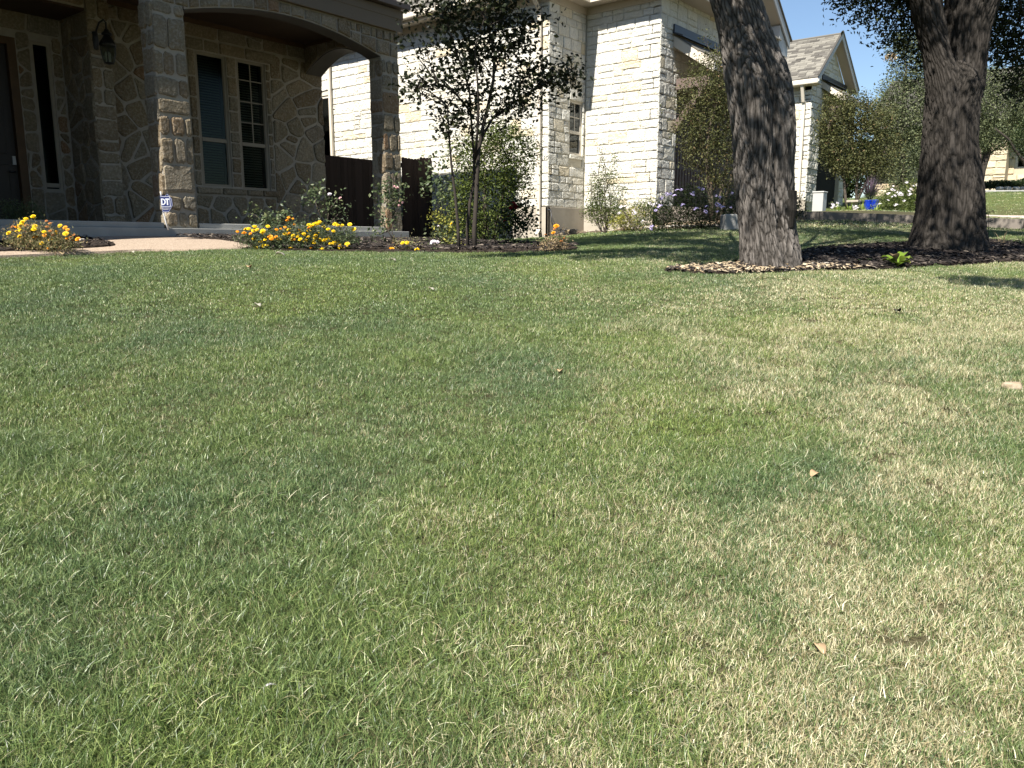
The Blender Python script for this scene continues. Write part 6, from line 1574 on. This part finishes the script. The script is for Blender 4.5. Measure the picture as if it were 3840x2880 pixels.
def letter(ch, x, y, h, w, t):
    Bx = []
    if ch == 'T': Bx = [bx_(x, x + w, y + h - t, y + h), bx_(x + w / 2 - t / 2, x + w / 2 + t / 2, y, y + h - t)]
    if ch == 'D':
        Bx = [bx_(x, x + t, y, y + h)]; n = 12; rx, ry = w - t, h / 2; cx_, cy_ = x + t, y + h / 2
        for i in range(n):
            a0_, a1_ = -math.pi / 2 + math.pi * i / n, -math.pi / 2 + math.pi * (i + 1) / n
            I = lambda a: (cx_ + (rx - t) * math.cos(a), cy_ + (ry - t * .8) * math.sin(a)); O = lambda a: (cx_ + rx * math.cos(a), cy_ + ry * math.sin(a))
            Bx.append([I(a0_), O(a0_), O(a1_), I(a1_)])
    return Bx
strip(letter('D', -.064, -.026, .080, .058, .016), name='letter')
strip(letter('T', -.010, -.026, .080, .048, .017), name='letter')
rl = random.Random(2)
L1 = []; x = -.055
while x < .030: w_ = rl.uniform(.005, .009); L1.append(bx_(x, x + w_, -.066, -.058)); x += w_ + .003
x = -.045
while x < .018: w_ = rl.uniform(.005, .008); L1.append(bx_(x, x + w_, -.084, -.077)); x += w_ + .003
strip(L1, mat='trim_grey', name='small_print')
m = MB(); m.tube([at_d(631, 862, DSg), at_d(621, 830, DSg + .01), at_d(612, 793, DSg + .02), at_d(604, 730, DSg + .02), at_d(602, 718, DSg + .02)], .009, 8); m.build('stake', M['trim_grey'], sg, smooth=True)

# ------------------------------------------------------------------ fallen leaves and a feather on the lawn
def fallen(px, py, s, mat, seed, label, name='fallen_leaf', aspect=.75, cat='leaf', lift=.026):
    c = gpx(px, py) + np.array((0, 0, lift)); r = random.Random(seed); a = r.uniform(0, 6.28); m = MB()
    u = np.array((math.cos(a), math.sin(a), .15)); w = np.array((-math.sin(a), math.cos(a), .1)); N_ = 6; V = []
    for k_ in range(N_ + 1):
        t = k_ / N_; ww = math.sin(math.pi * (.06 + .9 * t)) ** .8 * aspect * s / 2
        p = c + u * s * (t - .5) + np.array((0, 0, .18 * s * math.sin(t * 3.1)))
        V += [p - w * ww + np.array((0, 0, ww * .4)), p, p + w * ww + np.array((0, 0, ww * .5))]
    m.add(V, [(i * 3 + j, i * 3 + j + 1, i * 3 + j + 4, i * 3 + j + 3) for i in range(N_) for j in (0, 1)])
    o = m.build(name, M[mat], None, smooth=True); sl_ = o.modifiers.new('thick', 'SOLIDIFY'); sl_.thickness = .0012; return tag(o, label, cat)
M['leaf_tan'] = leaf_mat('leaf_tan', [(0, (0.40, 0.27, 0.15)), (1, (0.48, 0.34, 0.2))], .7)
M['leaf_pale'] = leaf_mat('leaf_pale', [(0, (0.55, 0.5, 0.40)), (1, (0.6, 0.55, 0.45))], .7)
fallen(3070, 2472, .038, 'leaf_tan', 1, 'tan fallen leaf in the grass at the lower right')
fallen(3052, 1808, .038, 'leaf_tan', 2, 'tan fallen leaf among the dry grass in the middle right')
fallen(968, 1162, .05, 'leaf_pale', 3, 'pale curled leaf on the green lawn left of the centre')
fallen(1617, 1100, .045, 'leaf_pale', 4, 'tiny pale leaf on the lawn below the crepe myrtle')
fallen(935, 1016, .06, 'leaf_tan', 5, 'brown leaf on the lawn below the marigold patch')
fallen(495, 959, .07, 'leaf_pale', 6, 'pale leaf at the lawn edge beside the walkway')
fallen(1052, 969, .09, 'leaf_pale', 7, 'tan leaf on the lawn just below the marigold patch')
fallen(232, 962, .08, 'leaf_dry', 8, 'dark brown leaf at the left end of the lawn by the walkway')
fallen(3364, 1184, .05, 'dark_bark', 9, 'dark curled leaf on the lawn at the right')
fallen(2100, 1414, .04, 'leaf_tan', 10, 'small orange brown leaf in the grass near the middle of the lawn')
fallen(1018, 2616, .035, 'petal_white', 11, 'small white feather lying in the grass at the bottom left', 'feather', .3, 'feather')
fallen(2520, 1022, .07, 'leaf_pale', 12, 'pale straw scrap at the edge of the oak bed')
fallen(1475, 988, .05, 'leaf_pale', 13, 'pale twig like leaf on the lawn below the right porch column')
# ------------------------------------------------------------------ grass
def grass_mat():
    k = NT('grass_blades')
    h = k.n('Attribute', _attribute_name='along').outputs['Fac']
    r = k.n('Attribute', _attribute_name='rnd').outputs['Fac']
    r2 = k.math('FRACT', k.math('ADD', k.math('MULTIPLY', r, 7.31), k.n('ObjectInfo').outputs['Random']))
    dry = k.n('Attribute', _attribute_name='dry', _attribute_type='INSTANCER').outputs['Fac']
    hue = k.n('Attribute', _attribute_name='hue', _attribute_type='INSTANCER').outputs['Fac']
    green = k.ramp(r2, [(0, (0.032, 0.060, 0.014)), (0.3, (0.088, 0.142, 0.034)), (0.7, (0.17, 0.235, 0.055)), (1, (0.38, 0.43, 0.14))])
    blue = k.ramp(r2, [(0, (0.030, 0.060, 0.022)), (0.5, (0.075, 0.130, 0.048)), (1, (0.20, 0.28, 0.13))])
    g = k.mix(hue, green, blue)
    straw = k.ramp(r2, [(0, (0.24, 0.18, 0.09)), (0.35, (0.45, 0.39, 0.22)), (1, (0.74, 0.69, 0.47))])
    isdry = k.math('GREATER_THAN', dry, r)
    # the foot of every blade is straw coloured, the tip of some too
    foot = k.math('MULTIPLY', k.math('SUBTRACT', 0.45, h), 2.2, True)
    c = k.mix(k.math('MULTIPLY', foot, 0.45), g, (0.17, 0.15, 0.07))
    tip = k.math('MULTIPLY', k.math('GREATER_THAN', h, 0.86), k.math('GREATER_THAN', r2, 0.6))
    c = k.mix(k.math('MULTIPLY', tip, 0.7), c, (0.42, 0.38, 0.20))
    c = k.mix(isdry, c, straw)
    return k.finish(c, 0.40, None, 0.5, 0, 0.17)
M['grass'] = grass_mat()
TUFTS = bpy.data.collections.new('tuft_library')      # prototypes only, not linked to the scene
def tuft(name, n, rad, hmin, hmax, wd, lean, seed, segs=3):
    r = np.random.RandomState(seed)
    a = r.uniform(0, 6.28, n); q = np.sqrt(r.uniform(0, 1, n)) * rad
    bx, by = np.cos(a) * q, np.sin(a) * q
    H = r.uniform(hmin, hmax, n); W_ = wd * r.uniform(.6, 1.3, n)
    la = r.uniform(0, 6.28, n); lm = np.abs(r.normal(0, lean, n)) + .1; twist = r.uniform(0, 6.28, n)
    V = np.zeros((n, segs * 2 + 1, 3)); al = np.zeros((n, segs * 2 + 1)); rd = np.repeat(r.uniform(0, 1, n)[:, None], segs * 2 + 1, 1)
    for s in range(segs + 1):
        t = s / segs; off = lm * H * (t ** 1.7); z = H * t * np.cos(np.minimum(lm * t * .8, 1.35))
        cx_, cy_ = bx + np.cos(la) * off, by + np.sin(la) * off
        w = W_ * (1 - t ** 2.2) / 2
        if s < segs:
            V[:, s * 2] = np.stack([cx_ - np.cos(twist) * w, cy_ - np.sin(twist) * w, z], 1); V[:, s * 2 + 1] = np.stack([cx_ + np.cos(twist) * w, cy_ + np.sin(twist) * w, z], 1)
            al[:, s * 2] = al[:, s * 2 + 1] = t
        else: V[:, -1] = np.stack([cx_, cy_, z], 1); al[:, -1] = 1
    f = []; m = segs * 2 + 1
    base = np.arange(n)[:, None] * m
    T = []
    for s in range(segs - 1): T += [[s * 2, s * 2 + 1, s * 2 + 3], [s * 2, s * 2 + 3, s * 2 + 2]]
    T.append([segs * 2 - 2, segs * 2 - 1, segs * 2])
    Fq = (base[:, None] + np.array(T)[None]).reshape(-1, 3)
    V = V.reshape(-1, 3); V[:, 2] -= .006
    me = bpy.data.meshes.new(name); me.vertices.add(len(V)); me.vertices.foreach_set('co', V.astype(np.float32).ravel())
    me.loops.add(Fq.size); me.loops.foreach_set('vertex_index', Fq.astype(np.int32).ravel())
    me.polygons.add(len(Fq)); me.polygons.foreach_set('loop_start', np.arange(0, Fq.size, 3, dtype=np.int32))
    for an, av in (('along', al), ('rnd', rd)):
        at = me.attributes.new(an, 'FLOAT', 'POINT'); at.data.foreach_set('value', av.astype(np.float32).ravel())
    me.update(calc_edges=True); me.materials.append(M['grass'])
    o = bpy.data.objects.new(name, me); TUFTS.objects.link(o); return o
# sorted by name inside the collection: a = short near, b = long near, c = middle, d = far
for i in range(6): tuft('a_tuft_%d' % i, 66, .034, .007, .030, .0017, .75, 100 + i)
for i in range(4): tuft('b_tuft_%d' % i, 60, .036, .018, .052, .0015, .80, 200 + i, 4)
for i in range(4): tuft('c_tuft_%d' % i, 80, .052, .008, .022, .0026, .60, 300 + i, 2)
for i in range(4): tuft('d_tuft_%d' % i, 60, .130, .015, .030, .009, .6, 400 + i, 2)
for i in range(3): tuft('e_stubble_%d' % i, 56, .036, .008, .030, .0021, .95, 500 + i, 3)
def vnoise(x, y, s, seed):
    """smooth value noise in numpy"""
    x = x * s; y = y * s; xi = np.floor(x).astype(int); yi = np.floor(y).astype(int); fx, fy = x - xi, y - yi
    fx, fy = fx * fx * (3 - 2 * fx), fy * fy * (3 - 2 * fy)
    def hh(a, b):
        v = (a * 374761393 + b * 668265263 + seed * 974634777) & 0x7fffffff
        v = ((v ^ (v >> 13)) * 1274126177) & 0x7fffffff
        return ((v ^ (v >> 16)) & 0xffff) / 65535.0
    return (hh(xi, yi) * (1 - fx) + hh(xi + 1, yi) * fx) * (1 - fy) + (hh(xi, yi + 1) * (1 - fx) + hh(xi + 1, yi + 1) * fx) * fy
def fbm(x, y, s, seed): return (vnoise(x, y, s, seed) * .5 + vnoise(x, y, s * 2.1, seed + 1) * .3 + vnoise(x, y, s * 4.3, seed + 2) * .2)
def project(X, Y, Z):
    f_ = X * cA + Y * sA; r_ = X * sA - Y * cA; d = f_ * cP - Z * sP; u_ = f_ * sP + Z * cP; d = np.maximum(d, .05)
    return 1920 + F * r_ / d, 1440 - F * u_ / d
def dryness(X, Y, Z):
    f_ = X * cA + Y * sA; r_ = X * sA - Y * cA; d = np.maximum(f_, .5)
    t = r_ / d                                       # left -0.65 .. right 0.65, lot-wide trend: the right side is parched
    n1 = fbm(X, Y, 1.1, 5); n2 = fbm(X, Y, 3.6, 9); n3 = fbm(X, Y, .45, 15)
    side = np.clip((t + .12 - .25 * (n3 - .5)) / .55, 0, 1)
    base = -.03 + .33 * side * np.clip(1.3 - d * .035, .5, 1.2)
    nearw = np.clip((2.9 - d) / 1.6, 0, 1)
    base = base + nearw * .20 * np.clip((t + .75) / .6, 0, 1)
    v = base + (n1 - .5) * (.30 + .75 * side + .5 * nearw) + (n2 - .5) * (.22 + .5 * side + .35 * nearw)
    hf = fbm(X, Y, 11.0, 19) - .5
    v = v + hf * (.20 + .9 * np.clip(v, 0, .6)) + rg.normal(0, .07, len(X))
    return np.clip(v, .015, .50)
rg = np.random.RandomState(77)
houses = [[(2.2, slab_front), (XO + .06, slab_front), (XO + .06, 22), (2.2, 22)], [(XA - .02, YA - .02), (XB_ - .02, YA - .02), (XB_ - .02, YG - .02), (22, YG - .02), (22, 22), (XA - .02, 22)]]
blocked = [P_walk, P_isl, P_bed, P_oak, P_gar, P_drive, P_path] + houses
def scatter(d0, d1, step, kinds, zone=None):
    """jittered grid over the part of the lawn between two distances, a little wider than the view"""
    fs = np.arange(d0, d1, step); P = []
    for f_ in fs:
        half = .66 * f_ * 1.12 + .7; rr_ = np.arange(-half, half, step)
        P.append(np.stack([np.full(len(rr_), f_), rr_], 1))
    P = np.concatenate(P); P += rg.uniform(-.5, .5, P.shape) * step
    X = P[:, 0] * cA + P[:, 1] * sA; Y = P[:, 0] * sA - P[:, 1] * cA
    ok = np.ones(len(X), bool)
    for b in blocked: ok &= ~inpoly(X, Y, b)
    if zone is not None: ok &= zone(X, Y)
    X, Y = X[ok], Y[ok]; Z = ht(X, Y)
    fo = X * cA + Y * sA; ri = X * sA - Y * cA; t = ri / np.maximum(fo, .5)
    dr = dryness(X, Y, Z); n = len(X)
    hue = np.clip(fbm(X, Y, 1.4, 31) * 1.6 - .35 + .25 * rg.normal(size=n) * .3, 0, 1)
    longn = fbm(X, Y, 2.2, 41)
    sc = (.72 + .55 * fbm(X, Y, 5.0, 51) + rg.uniform(-.15, .15, n))
    idx_ = np.zeros(n, int); rot = np.zeros((n, 3)); rot[:, 2] = rg.uniform(0, 6.28, n)
    lean = np.stack([rg.normal(0, .16, n), rg.normal(0, .16, n)], 1)
    if kinds == 'near':
        leftw = np.clip((-t + .05) / .45, 0, 1) * np.clip((3.2 - fo) / 1.2, 0, 1)
        pl_ = np.clip((longn - .60 + .34 * leftw) * 5, 0, 1) * (1 - np.clip((dr - .35) * 3.5, 0, 1)) * np.clip((4.5 - fo) / 1.5, .12, 1)
        lg = rg.uniform(0, 1, n) < pl_
        idx_ = np.where(lg, 6 + rg.randint(0, 4, n), rg.randint(0, 6, n))
        stub = rg.uniform(0, 1, n) < np.clip((dr - .42) * 1.6, 0, .85)
        idx_ = np.where(stub, 18 + rg.randint(0, 3, n), idx_)
        dr = np.where(lg, dr * .55, dr)
        # the long grass lies over to the right
        lean[:, 1] += np.where(lg, .40, 0)
        a_ = AZ - R(90) + R(20)
        rot[:, 0] = lean[:, 0] - np.where(lg, math.sin(a_) * .45, 0); rot[:, 1] = lean[:, 1] * 0 + np.where(lg, math.cos(a_) * .45, 0) + lean[:, 0] * .5
        sc = np.where(lg, sc * 1.0, sc)
    elif kinds == 'mid':
        idx_ = 10 + rg.randint(0, 4, n); rot[:, 0] = lean[:, 0]; rot[:, 1] = lean[:, 1]
    else:
        idx_ = 14 + rg.randint(0, 4, n); rot[:, 0] = lean[:, 0] * .6; rot[:, 1] = lean[:, 1] * .6
    # thin, bare spots
    bare = fbm(X, Y, 8.5, 61)
    keep = ~((bare < .33) & (dr > .28) & (rg.uniform(0, 1, n) < .80)) & (rg.uniform(0, 1, n) > .05)
    lump = (fbm(X, Y, 7.0, 71) ** 1.5) * .030 * np.clip(1.6 - fo * .12, .25, 1) - .002
    S = np.stack([X, Y, Z + lump], 1)
    return S[keep], idx_[keep], rot[keep], sc[keep], dr[keep], hue[keep]
parts = [scatter(1.05, 2.9, .0215, 'near'), scatter(2.9, 4.6, .027, 'near'), scatter(4.6, 7.4, .036, 'mid'), scatter(7.4, 12.5, .052, 'mid'), scatter(12.5, 20, .15, 'far'), scatter(20, 37, .26, 'far')]
PT, IX, RO, SCL, DR, HU = [np.concatenate([p[i] for p in parts]) for i in range(6)]
print('grass tufts', len(PT))
me = bpy.data.meshes.new('grass'); me.vertices.add(len(PT)); me.vertices.foreach_set('co', PT.astype(np.float32).ravel())
for an, av, ty in (('pick', IX, 'INT'), ('dry', DR, 'FLOAT'), ('hue', HU, 'FLOAT'), ('size', SCL, 'FLOAT')):
    a = me.attributes.new(an, ty, 'POINT'); a.data.foreach_set('value', av.astype(np.int32 if ty == 'INT' else np.float32))
a = me.attributes.new('turn', 'FLOAT_VECTOR', 'POINT'); a.data.foreach_set('vector', RO.astype(np.float32).ravel())
me.update(); me.materials.append(M['grass'])
grass = tag(link('grass', me), kind='stuff')
ng = bpy.data.node_groups.new('grass_scatter', 'GeometryNodeTree')
ng.interface.new_socket('Geometry', in_out='INPUT', socket_type='NodeSocketGeometry'); ng.interface.new_socket('Geometry', in_out='OUTPUT', socket_type='NodeSocketGeometry')
A_ = lambda t: ng.nodes.new(t)
gi, go = A_('NodeGroupInput'), A_('NodeGroupOutput'); ci = A_('GeometryNodeCollectionInfo'); iop = A_('GeometryNodeInstanceOnPoints')
ci.inputs['Collection'].default_value = TUFTS; ci.inputs['Separate Children'].default_value = True; ci.inputs['Reset Children'].default_value = True
def named(n, ty):
    q_ = A_('GeometryNodeInputNamedAttribute'); q_.data_type = ty; q_.inputs['Name'].default_value = n; return q_.outputs['Attribute']
lk = ng.links.new
lk(gi.outputs[0], iop.inputs['Points']); lk(ci.outputs[0], iop.inputs['Instance']); iop.inputs['Pick Instance'].default_value = True
lk(named('pick', 'INT'), iop.inputs['Instance Index']); 
e2r = A_('FunctionNodeEulerToRotation'); lk(named('turn', 'FLOAT_VECTOR'), e2r.inputs[0]); lk(e2r.outputs[0], iop.inputs['Rotation'])
lk(named('size', 'FLOAT'), iop.inputs['Scale']); lk(iop.outputs[0], go.inputs[0])
md = grass.modifiers.new('scatter', 'NODES'); md.node_group = ng
